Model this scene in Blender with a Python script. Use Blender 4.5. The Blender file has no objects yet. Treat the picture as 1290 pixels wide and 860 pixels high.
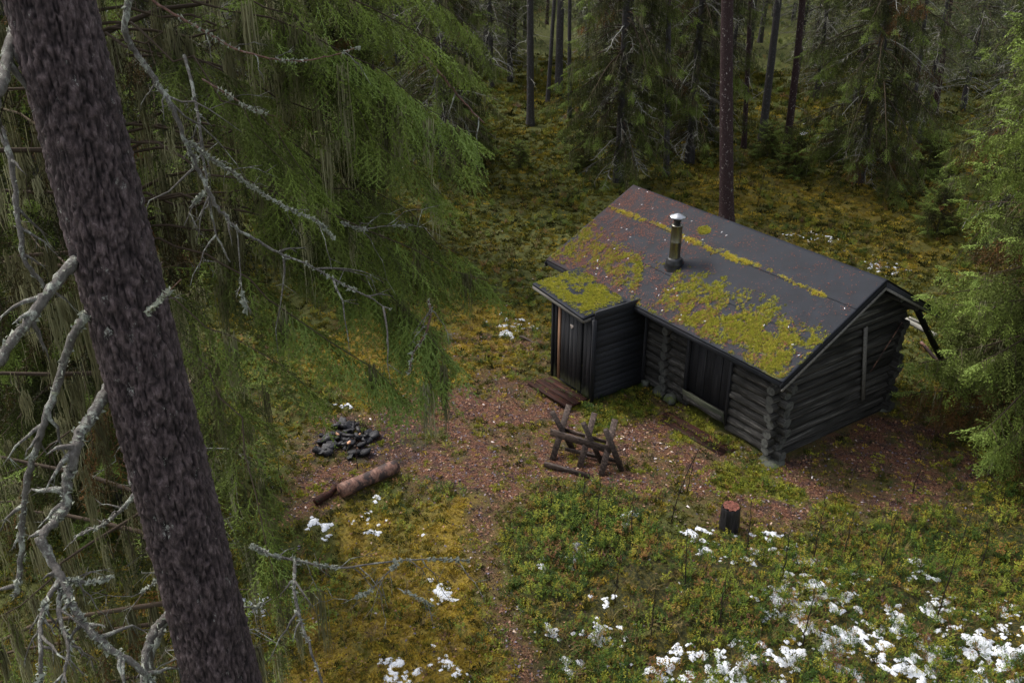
import bpy, math, random
import numpy as np
from mathutils import Vector, Matrix, Euler
random.seed(7)
SC = bpy.context.scene
COL = SC.collection
R_ = math.radians

# ------------------------------------------------------------------ camera, sky, sun, exposure
F_PX = 1182.563
CAMP = np.array([9.676, -12.630, 10.534])
FW = np.array([-0.73881987, 0.50341771, -0.44801318])
RT = np.array([0.56354296, 0.82608603, -0.00109461])
UP = np.array([-0.36954639, 0.25328339, 0.89402628])
cam = bpy.data.cameras.new('camera'); camo = bpy.data.objects.new('camera', cam); COL.objects.link(camo)
cam.sensor_width = 36; cam.lens = 36 * F_PX / 1290; cam.clip_start = .05; cam.clip_end = 2000
camo.matrix_world = Matrix(((RT[0], UP[0], -FW[0], CAMP[0]), (RT[1], UP[1], -FW[1], CAMP[1]), (RT[2], UP[2], -FW[2], CAMP[2]), (0, 0, 0, 1)))
SC.camera = camo
W = bpy.data.worlds.new('World'); SC.world = W; W.use_nodes = True
nt = W.node_tree; bg = nt.nodes['Background']
sky = nt.nodes.new('ShaderNodeTexSky'); sky.sky_type = 'NISHITA'; sky.sun_disc = False
SUN_EL, SUN_AZ = R_(52), R_(250)          # azimuth measured clockwise from +Y
sky.sun_elevation = SUN_EL; sky.sun_rotation = SUN_AZ; sky.air_density = 1.0; sky.dust_density = 4.0; sky.ozone_density = 1.0
hs0 = nt.nodes.new('ShaderNodeHueSaturation'); hs0.inputs['Saturation'].default_value = .38      # thin cloud: a greyer sky than clear air gives
nt.links.new(sky.outputs[0], hs0.inputs['Color']); nt.links.new(hs0.outputs[0], bg.inputs[0]); bg.inputs[1].default_value = 0.15
sl = bpy.data.lights.new('sun', 'SUN'); sl.energy = 1.5; sl.angle = R_(14); sl.color = (1, .96, .9)
so = bpy.data.objects.new('sun', sl); COL.objects.link(so)
sdir = Vector((math.sin(SUN_AZ) * math.cos(SUN_EL), math.cos(SUN_AZ) * math.cos(SUN_EL), math.sin(SUN_EL)))
so.rotation_euler = sdir.to_track_quat('Z', 'Y').to_euler(); so.location = (0, 0, 30)
SC.view_settings.view_transform = 'Standard'; SC.view_settings.look = 'None'
SC.view_settings.exposure = 1.0; SC.view_settings.gamma = 1.0

# ------------------------------------------------------------------ photo pixel -> world point on a plane
def ray(u, v): return FW * F_PX + RT * (u - 645) + UP * (430 - v)
def G(u, v, z=0.0):
    d = ray(u, v); t = (z - CAMP[2]) / d[2]; return CAMP + t * d
def D(u, v, depth): return CAMP + ray(u, v) * (depth / F_PX)
ROOF_K = (3.505 - 2.118) / 2.681
def RF(u, v):
    n = np.array((0, -ROOF_K, 1.0)); d = ray(u, v); t = (2.118 - n @ CAMP) / (n @ d); return CAMP + t * d
def FY(u, v, y):
    d = ray(u, v); t = (y - CAMP[1]) / d[1]; return CAMP + t * d
def FX(u, v, x):
    d = ray(u, v); t = (x - CAMP[0]) / d[0]; return CAMP + t * d

# ------------------------------------------------------------------ noise
def h3(x, y, z):
    n = (x.astype(np.int64) * 374761393 + y.astype(np.int64) * 668265263 + z.astype(np.int64) * 2147483647) & 0xffffffff
    n = ((n ^ (n >> 13)) * 1274126177) & 0xffffffff
    n = ((n ^ (n >> 16)) * 2246822519) & 0xffffffff
    return ((n ^ (n >> 15)) & 0xffffff) / float(0xffffff)
def vn(x, y, z=0.0):
    x, y, z = np.broadcast_arrays(np.asarray(x, float), np.asarray(y, float), np.asarray(z, float))
    xi, yi, zi = np.floor(x), np.floor(y), np.floor(z)
    fx, fy, fz = x - xi, y - yi, z - zi
    fx, fy, fz = fx*fx*(3-2*fx), fy*fy*(3-2*fy), fz*fz*(3-2*fz)
    r = 0
    for a in (0, 1):
        for b in (0, 1):
            for c in (0, 1):
                r = r + h3(xi+a, yi+b, zi+c) * (fx if a else 1-fx) * (fy if b else 1-fy) * (fz if c else 1-fz)
    return r
def fbm(x, y, z=0.0, o=4):
    r = 0; a = .5; s = 1.0; t = 0
    for k in range(o):
        r = r + a * vn(np.asarray(x)*s + 17*k, np.asarray(y)*s + 31*k, np.asarray(z)*s + 7*k); t += a; a *= .5; s *= 2.03
    return r / t
def worley(x, y):                          # F1 and F2-F1 and the id of the nearest cell
    xi, yi = np.floor(x), np.floor(y); f1 = np.full(x.shape, 9.); f2 = f1.copy(); cid = np.zeros(x.shape)
    for a in (-1, 0, 1):
        for b in (-1, 0, 1):
            cx, cy = xi + a, yi + b; o = np.zeros_like(cx)
            px, py = cx + h3(cx, cy, o+1), cy + h3(cx, cy, o+2)
            d = np.hypot(px - x, py - y); idv = h3(cx, cy, o+3)
            m = d < f1; f2 = np.where(m, f1, np.minimum(f2, d)); cid = np.where(m, idv, cid); f1 = np.where(m, d, f1)
    return f1, f2 - f1, cid
def inpoly(x, y, P, feather):              # soft mask of a polygon, feather in metres
    x = np.asarray(x, float); y = np.asarray(y, float)
    ins = np.zeros(x.shape, bool); dm = np.full(x.shape, 1e9); n = len(P)
    for i in range(n):
        x1, y1 = P[i][:2]; x2, y2 = P[(i+1) % n][:2]
        c = ((y1 > y) != (y2 > y)) & (x < (x2-x1) * (y-y1) / ((y2-y1) + 1e-12) + x1); ins ^= c
        t = np.clip(((x-x1)*(x2-x1) + (y-y1)*(y2-y1)) / ((x2-x1)**2 + (y2-y1)**2 + 1e-12), 0, 1)
        dm = np.minimum(dm, np.hypot(x - x1 - t*(x2-x1), y - y1 - t*(y2-y1)))
    sd = np.where(ins, dm, -dm)
    return np.clip(.5 + sd / (2*feather), 0, 1)
def GP(*p): return [G(*a) for a in p]

# ------------------------------------------------------------------ materials
def newmat(name):
    m = bpy.data.materials.new(name); m.use_nodes = True; return m, m.node_tree, m.node_tree.nodes['Principled BSDF']
def ramp(nt, cols):
    r = nt.nodes.new('ShaderNodeValToRGB'); e = r.color_ramp.elements
    while len(e) < len(cols): e.new(.5)
    for k, (p, c) in enumerate(cols): e[k].position = p; e[k].color = (*c, 1)
    return r
def noise(nt, scale, detail=6, rough=.6, vec=None, dist=0):
    n = nt.nodes.new('ShaderNodeTexNoise'); n.inputs['Scale'].default_value = scale; n.inputs['Detail'].default_value = detail
    n.inputs['Roughness'].default_value = rough; n.inputs['Distortion'].default_value = dist
    if vec is not None: nt.links.new(vec, n.inputs['Vector'])
    return n
def coords(nt, scale=(1, 1, 1), kind='Object'):
    t = nt.nodes.new('ShaderNodeTexCoord'); mp = nt.nodes.new('ShaderNodeMapping'); mp.inputs['Scale'].default_value = scale
    nt.links.new(t.outputs[kind], mp.inputs[0])
    inf = nt.nodes.new('ShaderNodeObjectInfo'); ml = nt.nodes.new('ShaderNodeMath'); ml.operation = 'MULTIPLY'; ml.inputs[1].default_value = 40
    nt.links.new(inf.outputs['Random'], ml.inputs[0]); nt.links.new(ml.outputs[0], mp.inputs['Location'])
    return mp.outputs[0]
def mix(nt, f, a, b, mode='MIX'):
    m = nt.nodes.new('ShaderNodeMix'); m.data_type = 'RGBA'; m.blend_type = mode
    for k, v in ((0, f), (6, a), (7, b)):
        if isinstance(v, (int, float)): m.inputs[k].default_value = v
        elif isinstance(v, tuple): m.inputs[k].default_value = (*v, 1)
        else: nt.links.new(v, m.inputs[k])
    return m.outputs[2]
def bump(nt, h, dist, strength=1.0):
    b = nt.nodes.new('ShaderNodeBump'); b.inputs['Strength'].default_value = strength; b.inputs['Distance'].default_value = dist
    nt.links.new(h, b.inputs['Height']); return b.outputs[0]
def mat_grain(name, c0, c1, c2=None, gscale=(2, 40, 40), rough=.8, bd=.004, patch=None, patch_pos=(.55, .65), pscale=3, kind='Object', spec=.3):
    m, nt, b = newmat(name); v = coords(nt, gscale, kind); n = noise(nt, 1.0, 8, .65, v, .3)
    cols = [(.34, c0), (.56, c1)] + ([(.74, c2)] if c2 else [])
    r = ramp(nt, cols); nt.links.new(n.outputs[0], r.inputs[0]); col = r.outputs[0]
    if patch:
        n2 = noise(nt, pscale, 5, .65, coords(nt, (1, 1, 1), kind)); r2 = ramp(nt, [(patch_pos[0], (0, 0, 0)), (patch_pos[1], (1, 1, 1))])
        nt.links.new(n2.outputs[0], r2.inputs[0]); col = mix(nt, r2.outputs[0], col, patch)
    inf = nt.nodes.new('ShaderNodeObjectInfo'); mr = nt.nodes.new('ShaderNodeMapRange'); mr.inputs[3].default_value = .7; mr.inputs[4].default_value = 1.3
    nt.links.new(inf.outputs['Random'], mr.inputs[0])
    hs = nt.nodes.new('ShaderNodeHueSaturation'); nt.links.new(mr.outputs[0], hs.inputs['Value']); nt.links.new(col, hs.inputs['Color'])
    nt.links.new(hs.outputs[0], b.inputs['Base Color']); b.inputs['Roughness'].default_value = rough
    b.inputs['Specular IOR Level'].default_value = spec
    nt.links.new(bump(nt, n.outputs[0], bd), b.inputs['Normal']); return m
def mat_leaf(name, cols, rough=.7, trans=.25, inst=False, hue=.0, spec=.2):
    """foliage: colour by the 'tint' attribute (or the instance's random number)"""
    m, nt, b = newmat(name)
    if inst:
        a = nt.nodes.new('ShaderNodeObjectInfo').outputs['Random']
    else:
        an = nt.nodes.new('ShaderNodeAttribute'); an.attribute_name = 'tint'; a = an.outputs['Fac']
    r = ramp(nt, cols); nt.links.new(a, r.inputs[0])
    nt.links.new(r.outputs[0], b.inputs['Base Color']); b.inputs['Roughness'].default_value = rough; b.inputs['Specular IOR Level'].default_value = spec
    if trans:
        tr = nt.nodes.new('ShaderNodeBsdfTranslucent'); nt.links.new(r.outputs[0], tr.inputs[0])
        mx = nt.nodes.new('ShaderNodeMixShader'); mx.inputs[0].default_value = trans
        nt.links.new(b.outputs[0], mx.inputs[1]); nt.links.new(tr.outputs[0], mx.inputs[2])
        nt.links.new(mx.outputs[0], nt.nodes['Material Output'].inputs[0])
    return m

M = {}
M['log'] = mat_grain('weathered_log', (.006, .0055, .005), (.058, .054, .048), (.23, .215, .19), (2.2, 30, 30), .8, .02, (.018, .017, .014), (.46, .62), 3.2)
M['log_end'] = mat_grain('log_end', (.02, .02, .019), (.085, .085, .076), None, (14, 14, 14), .85, .004)
M['board'] = mat_grain('dark_tarred_board', (.006, .0065, .008), (.022, .023, .027), (.05, .052, .055), (1.2, 45, 45), .6, .002, (.05, .06, .03), (.72, .8), 2.5, spec=.2)
M['board_v'] = mat_grain('dark_upright_board', (.006, .0065, .008), (.022, .022, .025), (.055, .055, .055), (45, 45, 1.2), .6, .002, spec=.2)
M['batten'] = mat_grain('bare_batten', (.16, .085, .05), (.30, .17, .105), None, (40, 40, 1.5), .7, .002)
M['greyboard'] = mat_grain('grey_fascia', (.05, .047, .043), (.15, .14, .125), None, (1.5, 40, 40), .8, .002)
M['wetwood'] = mat_grain('wet_red_wood', (.008, .004, .004), (.038, .016, .012), (.12, .038, .02), (1.2, 30, 30), .7, .008, (.03, .03, .012), (.56, .62), 5, spec=.12)
M['brownwood'] = mat_grain('brown_wood', (.012, .008, .006), (.062, .042, .033), (.16, .12, .10), (1.4, 30, 30), .7, .003)
M['barewood'] = mat_grain('bare_log_wood', (.09, .045, .035), (.24, .125, .09), (.34, .22, .17), (1.3, 22, 22), .6, .004, (.045, .03, .028), (.46, .54), 4)
M['char'] = mat_grain('charred_wood', (.003, .003, .003), (.018, .016, .018), (.05, .04, .04), (20, 20, 2), .5, .012, spec=.4)
M['redtop'] = mat_grain('rotten_red_top', (.03, .012, .010), (.20, .065, .042), (.34, .17, .12), (45, 45, 45), .8, .02)
M['stone'] = mat_grain('sooty_stone', (.004, .004, .005), (.02, .019, .023), (.07, .07, .08), (6, 6, 6), .55, .01)
M['ember'] = mat_grain('split_wood_end', (.35, .16, .08), (.55, .32, .2), None, (8, 30, 30), .7, .003)
M['fstone'] = mat_grain('foundation_stone', (.03, .032, .027), (.09, .095, .075), None, (5, 5, 5), .85, .01, (.10, .13, .03), (.5, .6), 4)
def metal(name, c, rough, mt=1.0):
    m, nt, b = newmat(name); n = noise(nt, 6, 5, .6, coords(nt, (1, 1, .3))); r = ramp(nt, [(.35, tuple(.55*k for k in c)), (.7, c)])
    nt.links.new(n.outputs[0], r.inputs[0]); nt.links.new(r.outputs[0], b.inputs['Base Color'])
    b.inputs['Metallic'].default_value = mt; b.inputs['Roughness'].default_value = rough; return m
M['flue'] = metal('stained_steel', (.30, .285, .235), .35)
M['cap'] = metal('bright_steel', (.55, .56, .58), .3)
M['rubber'] = metal('black_rubber', (.02, .021, .025), .45, 0)
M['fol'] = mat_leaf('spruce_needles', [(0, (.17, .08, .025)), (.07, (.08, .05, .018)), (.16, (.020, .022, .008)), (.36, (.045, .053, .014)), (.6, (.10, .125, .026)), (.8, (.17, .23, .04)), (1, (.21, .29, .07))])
M['folbg'] = mat_leaf('spruce_needles_far_lightened', [(0, (.075, .08, .045)), (.5, (.12, .14, .06)), (.85, (.17, .20, .075)), (1, (.22, .25, .10))])  # paler, greyer needles: lightening of the dark distance put into the colour
M['lichen'] = mat_leaf('beard_lichen', [(0, (.085, .08, .04)), (.6, (.19, .18, .095)), (1, (.34, .33, .20))], .9, .3)
M['deadtwig'] = mat_leaf('dead_twigs', [(0, (.07, .06, .05)), (.5, (.18, .17, .145)), (.85, (.30, .295, .26)), (1, (.40, .40, .37))], .9, 0)
M['twigbrown'] = mat_leaf('brown_twigs', [(0, (.025, .018, .013)), (.7, (.07, .05, .035)), (1, (.12, .09, .06))], .9, 0)
M['sapling'] = mat_leaf('sapling_bark', [(0, (.010, .007, .006)), (1, (.04, .025, .02))], .8, 0)

def mat_bark(name, c0, c1, c2, spot, spot_pos=(.66, .72), zs=5):
    m, nt, b = newmat(name)
    v = coords(nt, (1, 1, .55)); n = noise(nt, 38, 9, .8, v, .5); n2 = noise(nt, 90, 6, .8, coords(nt, (1, 1, .6)))
    r = ramp(nt, [(.32, c0), (.52, c1), (.75, c2)]); nt.links.new(n.outputs[0], r.inputs[0])
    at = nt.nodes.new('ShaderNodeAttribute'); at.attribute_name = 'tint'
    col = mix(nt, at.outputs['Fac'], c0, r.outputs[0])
    sp = noise(nt, 13, 9, .8, coords(nt, (1, 1, .7))); rs = ramp(nt, [(spot_pos[0], (0, 0, 0)), (spot_pos[1], (1, 1, 1))]); nt.links.new(sp.outputs[0], rs.inputs[0])
    col = mix(nt, rs.outputs[0], col, spot)
    nt.links.new(col, b.inputs['Base Color']); b.inputs['Roughness'].default_value = .75; b.inputs['Specular IOR Level'].default_value = .3
    ad = nt.nodes.new('ShaderNodeMath'); nt.links.new(n.outputs[0], ad.inputs[0]); nt.links.new(n2.outputs[0], ad.inputs[1])
    nt.links.new(bump(nt, ad.outputs[0], .012), b.inputs['Normal']); return m
M['bark'] = mat_bark('scaly_purple_bark', (.010, .006, .007), (.125, .088, .090), (.36, .285, .29), (.44, .44, .40), (.61, .66))
M['barkp'] = mat_bark('pine_bark', (.012, .006, .007), (.05, .026, .027), (.10, .06, .055), (.42, .38, .36), (.58, .62))
M['barkg'] = mat_bark('grey_bark', (.02, .018, .018), (.07, .062, .062), (.12, .115, .12), (.24, .25, .26), (.56, .66))

# ------------------------------------------------------------------ mesh building
def mesh_np(name, V, faces, mat, attrs=None, smooth=False, mats=None, midx=None):
    """faces: list of (n,3) / (n,4) int arrays"""
    me = bpy.data.meshes.new(name); V = np.asarray(V, np.float32)
    me.vertices.add(len(V)); me.vertices.foreach_set('co', V.ravel())
    fl = [np.asarray(f, np.int32) for f in faces if len(f)]
    li = np.concatenate([f.ravel() for f in fl]); ln = np.concatenate([np.full(len(f), f.shape[1], np.int32) for f in fl])
    me.loops.add(len(li)); me.loops.foreach_set('vertex_index', li)
    me.polygons.add(len(ln)); st = np.concatenate([[0], np.cumsum(ln)[:-1]]).astype(np.int32)
    me.polygons.foreach_set('loop_start', st); me.polygons.foreach_set('loop_total', ln)
    if smooth: me.polygons.foreach_set('use_smooth', np.ones(len(ln), bool))
    for m in ([mat] if mats is None else mats): me.materials.append(m)
    if midx is not None: me.polygons.foreach_set('material_index', np.asarray(midx, np.int32))
    for k, a in (attrs or {}).items():
        at = me.attributes.new(k, 'FLOAT', 'POINT'); at.data.foreach_set('value', np.asarray(a, np.float32))
    me.update(); me.validate() if False else None
    return me
def link(name, me, parent=None, loc=None, rot=None, kind=None, label=None):
    o = bpy.data.objects.new(name, me); COL.objects.link(o)
    if parent is not None: o.parent = parent
    if loc is not None: o.location = loc
    if rot is not None: o.rotation_euler = rot
    if kind: o['kind'] = kind
    if label: o['label'] = label
    return o
def thing(name, label, cat, loc=(0, 0, 0), rz=0, group=None):
    o = bpy.data.objects.new(name, None); COL.objects.link(o); o.empty_display_size = .2
    o.location = loc; o.rotation_euler = (0, 0, rz); tag(o, label, cat, group); return o
def tag(o, label, cat, group=None):
    o['label'] = label; o['category'] = cat
    if group: o['group'] = group
def copy_tree(o, parent=None):
    c = o.copy(); COL.objects.link(c); c.parent = parent
    for ch in list(o.children): copy_tree(ch, c)
    return c
class MB:
    """collects shapes into one mesh"""
    def __init__(s): s.V = []; s.T = []; s.Q = []; s.A = []; s.n = 0
    def add(s, V, T=None, Q=None, a=0.5):
        V = np.asarray(V, float); s.V.append(V)
        if T is not None and len(T): s.T.append(np.asarray(T) + s.n)
        if Q is not None and len(Q): s.Q.append(np.asarray(Q) + s.n)
        s.A.append(np.broadcast_to(np.asarray(a, float), (len(V),)).copy()); s.n += len(V)
    def mesh(s, name, mat, smooth=False):
        f = []
        if s.T: f.append(np.concatenate(s.T))
        if s.Q: f.append(np.concatenate(s.Q))
        return mesh_np(name, np.concatenate(s.V), f, mat, {'tint': np.concatenate(s.A)}, smooth)
def tube(P, rad, sides=6, cap=True):
    """P (n,3), rad (n,) -> V,T,Q"""
    P = np.asarray(P, float); n = len(P); rad = np.broadcast_to(np.asarray(rad, float), (n,))
    T = np.gradient(P, axis=0); T /= np.linalg.norm(T, axis=1)[:, None] + 1e-9
    ref = np.array([0, 0, 1.]) if abs(T[0][2]) < .9 else np.array([1., 0, 0])
    V = np.zeros((n, sides, 3)); a = np.arange(sides) * 2*math.pi/sides
    N = np.cross(T[0], ref); N /= np.linalg.norm(N)
    for i in range(n):
        N = N - T[i] * (N @ T[i]); N /= np.linalg.norm(N) + 1e-9; B = np.cross(T[i], N)
        V[i] = P[i] + rad[i] * (np.cos(a)[:, None] * N + np.sin(a)[:, None] * B)
    i = np.arange(n-1)[:, None] * sides; j = np.arange(sides)[None]; k = (j + 1) % sides
    Q = np.stack([i+j, i+k, i+sides+k, i+sides+j], -1).reshape(-1, 4)
    V = V.reshape(-1, 3); Tq = []
    if cap:
        V = np.vstack([V, P[0], P[-1]]); c0, c1 = len(V)-2, len(V)-1
        Tq = [(c0, (q+1) % sides, q) for q in range(sides)] + [(c1, (n-1)*sides+q, (n-1)*sides+(q+1) % sides) for q in range(sides)]
    return V, Tq, Q
def box(c, s, R=None, bev=0.0, jit=0, rng=None):
    """box with bevelled long edges; c centre, s full sizes"""
    c = np.asarray(c, float); h = np.asarray(s, float) / 2; b = min(bev, h.min()*.6)
    if b <= 0:
        V = np.array([(x, y, z) for x in (-1, 1) for y in (-1, 1) for z in (-1, 1)]) * h
        Q = [(0, 1, 3, 2), (4, 6, 7, 5), (0, 4, 5, 1), (2, 3, 7, 6), (0, 2, 6, 4), (1, 5, 7, 3)]
        T = []
    else:
        ax = int(np.argmax(h)); o = [k for k in range(3) if k != ax]
        pr = [(-h[o[0]]+b, -h[o[1]]), (h[o[0]]-b, -h[o[1]]), (h[o[0]], -h[o[1]]+b), (h[o[0]], h[o[1]]-b), (h[o[0]]-b, h[o[1]]), (-h[o[0]]+b, h[o[1]]), (-h[o[0]], h[o[1]]-b), (-h[o[0]], -h[o[1]]+b)]
        V = []
        for e in (-1, 1):
            for p in pr:
                v = [0, 0, 0]; v[ax] = e*h[ax]; v[o[0]] = p[0]; v[o[1]] = p[1]; V.append(v)
        V = np.array(V, float)
        Q = [(k, (k+1) % 8, 8+(k+1) % 8, 8+k) for k in range(8)]
        T = [(0, k+1, k) for k in range(1, 7)] + [(8, 8+k, 8+k+1) for k in range(1, 7)]
        if ax == 1: Q = [q[::-1] for q in Q]; T = [t[::-1] for t in T]
    if jit and rng is not None: V = V + rng.normal(0, jit, V.shape)
    if R is not None: V = V @ np.asarray(R).T
    return V + c, T, Q
def beam(a, b, w, t, roll=0.0, bev=.006):
    """rectangular timber from a to b"""
    a = np.asarray(a, float); b = np.asarray(b, float); d = b - a; L = np.linalg.norm(d); x = d / L
    up = np.array([0, 0, 1.]) if abs(x[2]) < .95 else np.array([0, 1., 0])
    y = np.cross(up, x); y /= np.linalg.norm(y); z = np.cross(x, y)
    y, z = y*math.cos(roll)+z*math.sin(roll), -y*math.sin(roll)+z*math.cos(roll)
    return box((a+b)/2, (L, w, t), np.stack([x, y, z], 1), bev)
def part_box(name, parent, c, s, mat, R=None, bev=.004, label=None):
    """a part whose mesh is centred on its own origin"""
    m = MB(); V, T, Q = box((0, 0, 0), s, R, bev); m.add(V, T, Q); return link(name, m.mesh(name, mat), parent, c, label=label)
def part_beam(name, parent, a, b, w, t, mat, roll=0.0, bev=.006, label=None):
    a = np.asarray(a, float); b = np.asarray(b, float); c = (a+b)/2; m = MB(); m.add(*beam(a-c, b-c, w, t, roll, bev))
    return link(name, m.mesh(name, mat), parent, c, label=label)

# ------------------------------------------------------------------ terrain
YARD = GP((430,520),(560,478),(600,440),(650,420),(700,470),(700,300),(1150,370),(1230,530),(1260,570),(1200,650),(1050,668),(900,690),(830,650),(780,628),(735,610),(690,625),(640,655),(560,650),(520,615),(480,640),(360,660),(360,540))
def height(x, y):
    yard = inpoly(x, y, YARD, .8)
    n = (fbm(x*.35, y*.35, 3, 3) - .5) * .7 + (fbm(x*1.3, y*1.3, 9, 4) - .5) * .35
    r = np.hypot(x + 3, y)
    far = np.clip((r - 22) / 60, 0, 1)
    return n * (1 - .93*yard) * (1 + 1.5*far) + .015 * (vn(x*6, y*6) - .5)
def hz(x, y): return float(height(np.array([x]), np.array([y]))[0])
LITTER = GP((372,545),(470,505),(560,492),(640,476),(690,478),(700,500),(760,515),(830,500),(960,580),(1130,512),(1215,540),(1235,590),(1195,640),(1050,660),(960,668),(900,680),(860,640),(790,628),(735,605),(690,618),(650,640),(600,630),(550,620),(520,605),(500,590),(430,640),(365,655))
BROWN2 = GP((560,425),(640,400),(700,430),(692,475),(640,490),(560,492),(540,460))
PATH = GP((590,610),(640,620),(620,690),(640,760),(678,830),(698,880),(650,885),(628,800),(602,720),(590,670))
YMOSS = GP((440,640),(600,630),(602,720),(625,800),(645,890),(300,890),(300,760),(420,720))
YMOSS2 = GP((400,420),(560,390),(640,380),(700,415),(660,455),(600,485),(540,500),(470,510),(380,480))
YMOSS3 = GP((850,195),(960,205),(1180,262),(1215,310),(1050,285),(960,275),(850,262))
YMOSS4 = GP((930,300),(1200,300),(1210,345),(1130,340),(1050,315))
GREEN = GP((640,665),(690,630),(745,612),(800,640),(870,700),(1000,690),(1100,670),(1220,600),(1400,560),(1500,900),(700,900),(665,780))
GREENH = GP((680,640),(740,606),(800,632),(830,680),(760,710),(690,700))
DARKG = GP((1195,560),(1400,520),(1450,800),(1150,700),(1130,670),(1210,630))
def bl(x, y, u, v, r, f=.3):
    p = G(u, v); return np.clip(.5 + (r - np.hypot(x-p[0], y-p[1])) / (2*f), 0, 1)
BRIGHT = [(872,548,.3),(905,560,.35),(950,600,.4),(935,612,.3),(760,520,.45),(800,515,.4),(985,620,.25),(745,530,.3),(1050,640,.3),(880,530,.3),(975,690,.35),(720,505,.2)]
def zones(x, y):
    w = (fbm(x*1.5, y*1.5, 2, 4) - .5) * 1.1; w2 = (fbm(x*1.5, y*1.5, 22, 4) - .5) * 1.1
    X, Y = x + w, y + w2
    lit = inpoly(X, Y, LITTER, .35); lit = np.maximum(lit, .8*inpoly(X, Y, BROWN2, .6)*(fbm(x*2.5, y*2.5, 5, 3) > .48))
    pa = inpoly(x + w*.35, y + w2*.35, PATH, .18)
    ye = np.maximum.reduce([inpoly(X, Y, YMOSS, .4), inpoly(X, Y, YMOSS2, .5), inpoly(X, Y, YMOSS3, 1.5) * .45, inpoly(X, Y, YMOSS4, 1.) * .5])
    ye = np.clip(ye * (fbm(x*1.9, y*1.9, 41, 4) * 2.2 - .35), 0, 1)
    gr = inpoly(X, Y, GREEN, .3)
    br = np.zeros_like(x)
    for u, v, r in BRIGHT: br = np.maximum(br, bl(X, Y, u, v, r, .15))
    ch = np.maximum(bl(X, Y, 450, 550, .8, .35), .8*bl(X, Y, 500, 555, .55, .4))
    lit = np.clip(np.maximum(lit, pa*.95*np.clip(fbm(x*3, y*3, 71, 3)*4-.9, .85, 1)) * (1 - br), 0, 1) * np.clip(1.9 - 2.1*fbm(x*2.2, y*2.2, 61, 4), .25, 1)
    return lit, ye * (1-lit), gr * (1-lit) * (1-pa), br, ch, pa

xs = lambda lo, hi, st, far, n: np.concatenate([lo - np.geomspace(st, far, n)[::-1], np.arange(lo, hi, st), hi + np.geomspace(st, far, n)])
gx = xs(-13, 9, .075, 500, 95); gy = xs(-16, 10, .075, 500, 95)
XX, YY = np.meshgrid(gx, gy, indexing='ij'); ZZ = height(XX, YY)
nx, ny = XX.shape; I = np.arange(nx*ny).reshape(nx, ny)
Q = np.stack([I[:-1, :-1], I[1:, :-1], I[1:, 1:], I[:-1, 1:]], -1).reshape(-1, 4)
zl = zones(XX.ravel(), YY.ravel())
def mat_ground():
    m, nt, b = newmat('forest_floor'); v = coords(nt)
    def at(n):
        a = nt.nodes.new('ShaderNodeAttribute'); a.attribute_name = n; return a.outputs['Fac']
    n1 = noise(nt, 1.1, 8, .65, v); n2 = noise(nt, 14, 8, .7, v); n3 = noise(nt, 60, 4, .7, v)
    base = ramp(nt, [(.3, (.020, .022, .008)), (.45, (.075, .075, .018)), (.58, (.115, .125, .028)), (.72, (.15, .135, .03))]); nt.links.new(n2.outputs[0], base.inputs[0])
    tone = ramp(nt, [(.35, (.060, .072, .018)), (.5, (.085, .10, .022)), (.65, (.125, .12, .028))]); nt.links.new(n1.outputs[0], tone.inputs[0])
    col = mix(nt, .45, base.outputs[0], tone.outputs[0])
    ylo = ramp(nt, [(.3, (.10, .075, .016)), (.5, (.30, .21, .035)), (.7, (.44, .31, .05))]); nt.links.new(n2.outputs[0], ylo.inputs[0])
    col = mix(nt, at('yellow'), col, ylo.outputs[0])
    grn = ramp(nt, [(.34, (.008, .009, .004)), (.5, (.045, .045, .010)), (.62, (.13, .10, .02)), (.75, (.12, .06, .025))]); nt.links.new(n2.outputs[0], grn.inputs[0])
    col = mix(nt, at('green'), col, grn.outputs[0])
    lit = ramp(nt, [(.36, (.012, .007, .006)), (.46, (.075, .040, .032)), (.55, (.19, .11, .08)), (.66, (.38, .27, .21))]); nt.links.new(n3.outputs[0], lit.inputs[0])
    n4 = noise(nt, 3.2, 7, .7, v); hue = ramp(nt, [(.34, (.35, .32, .40)), (.45, (.8, .68, .68)), (.54, (1.35, .95, .68)), (.62, (1.0, .82, .82)), (.72, (1.0, 1.0, .5))])
    nt.links.new(n4.outputs[0], hue.inputs[0]); lit2 = mix(nt, 1.0, lit.outputs[0], hue.outputs[0], 'MULTIPLY')
    n5 = noise(nt, 7, 8, .75, v, .4); mo = ramp(nt, [(.53, (0, 0, 0)), (.62, (.85, .85, .85))]); nt.links.new(n5.outputs[0], mo.inputs[0]); lit2 = mix(nt, mo.outputs[0], lit2, (.16, .13, .03))
    col = mix(nt, at('litter'), col, lit2)
    bri = ramp(nt, [(.3, (.10, .10, .015)), (.6, (.24, .25, .03))]); nt.links.new(n2.outputs[0], bri.inputs[0])
    col = mix(nt, at('bright'), col, bri.outputs[0])
    cc = nt.nodes.new('ShaderNodeMath'); cc.operation = 'MULTIPLY'; cc.inputs[1].default_value = .8; nt.links.new(at('char'), cc.inputs[0])
    col = mix(nt, cc.outputs[0], col, (.022, .020, .022))
    nt.links.new(col, b.inputs['Base Color']); b.inputs['Roughness'].default_value = .85; b.inputs['Specular IOR Level'].default_value = .25
    ad = nt.nodes.new('ShaderNodeMath'); nt.links.new(n2.outputs[0], ad.inputs[0]); nt.links.new(n3.outputs[0], ad.inputs[1])
    nt.links.new(bump(nt, ad.outputs[0], .06), b.inputs['Normal']); return m
me = mesh_np('ground', np.stack([XX.ravel(), YY.ravel(), ZZ.ravel()], 1), [Q], mat_ground(), dict(litter=zl[0], yellow=zl[1], green=zl[2], bright=zl[3], char=zl[4]), True)
link('ground', me, kind='structure')

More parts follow.
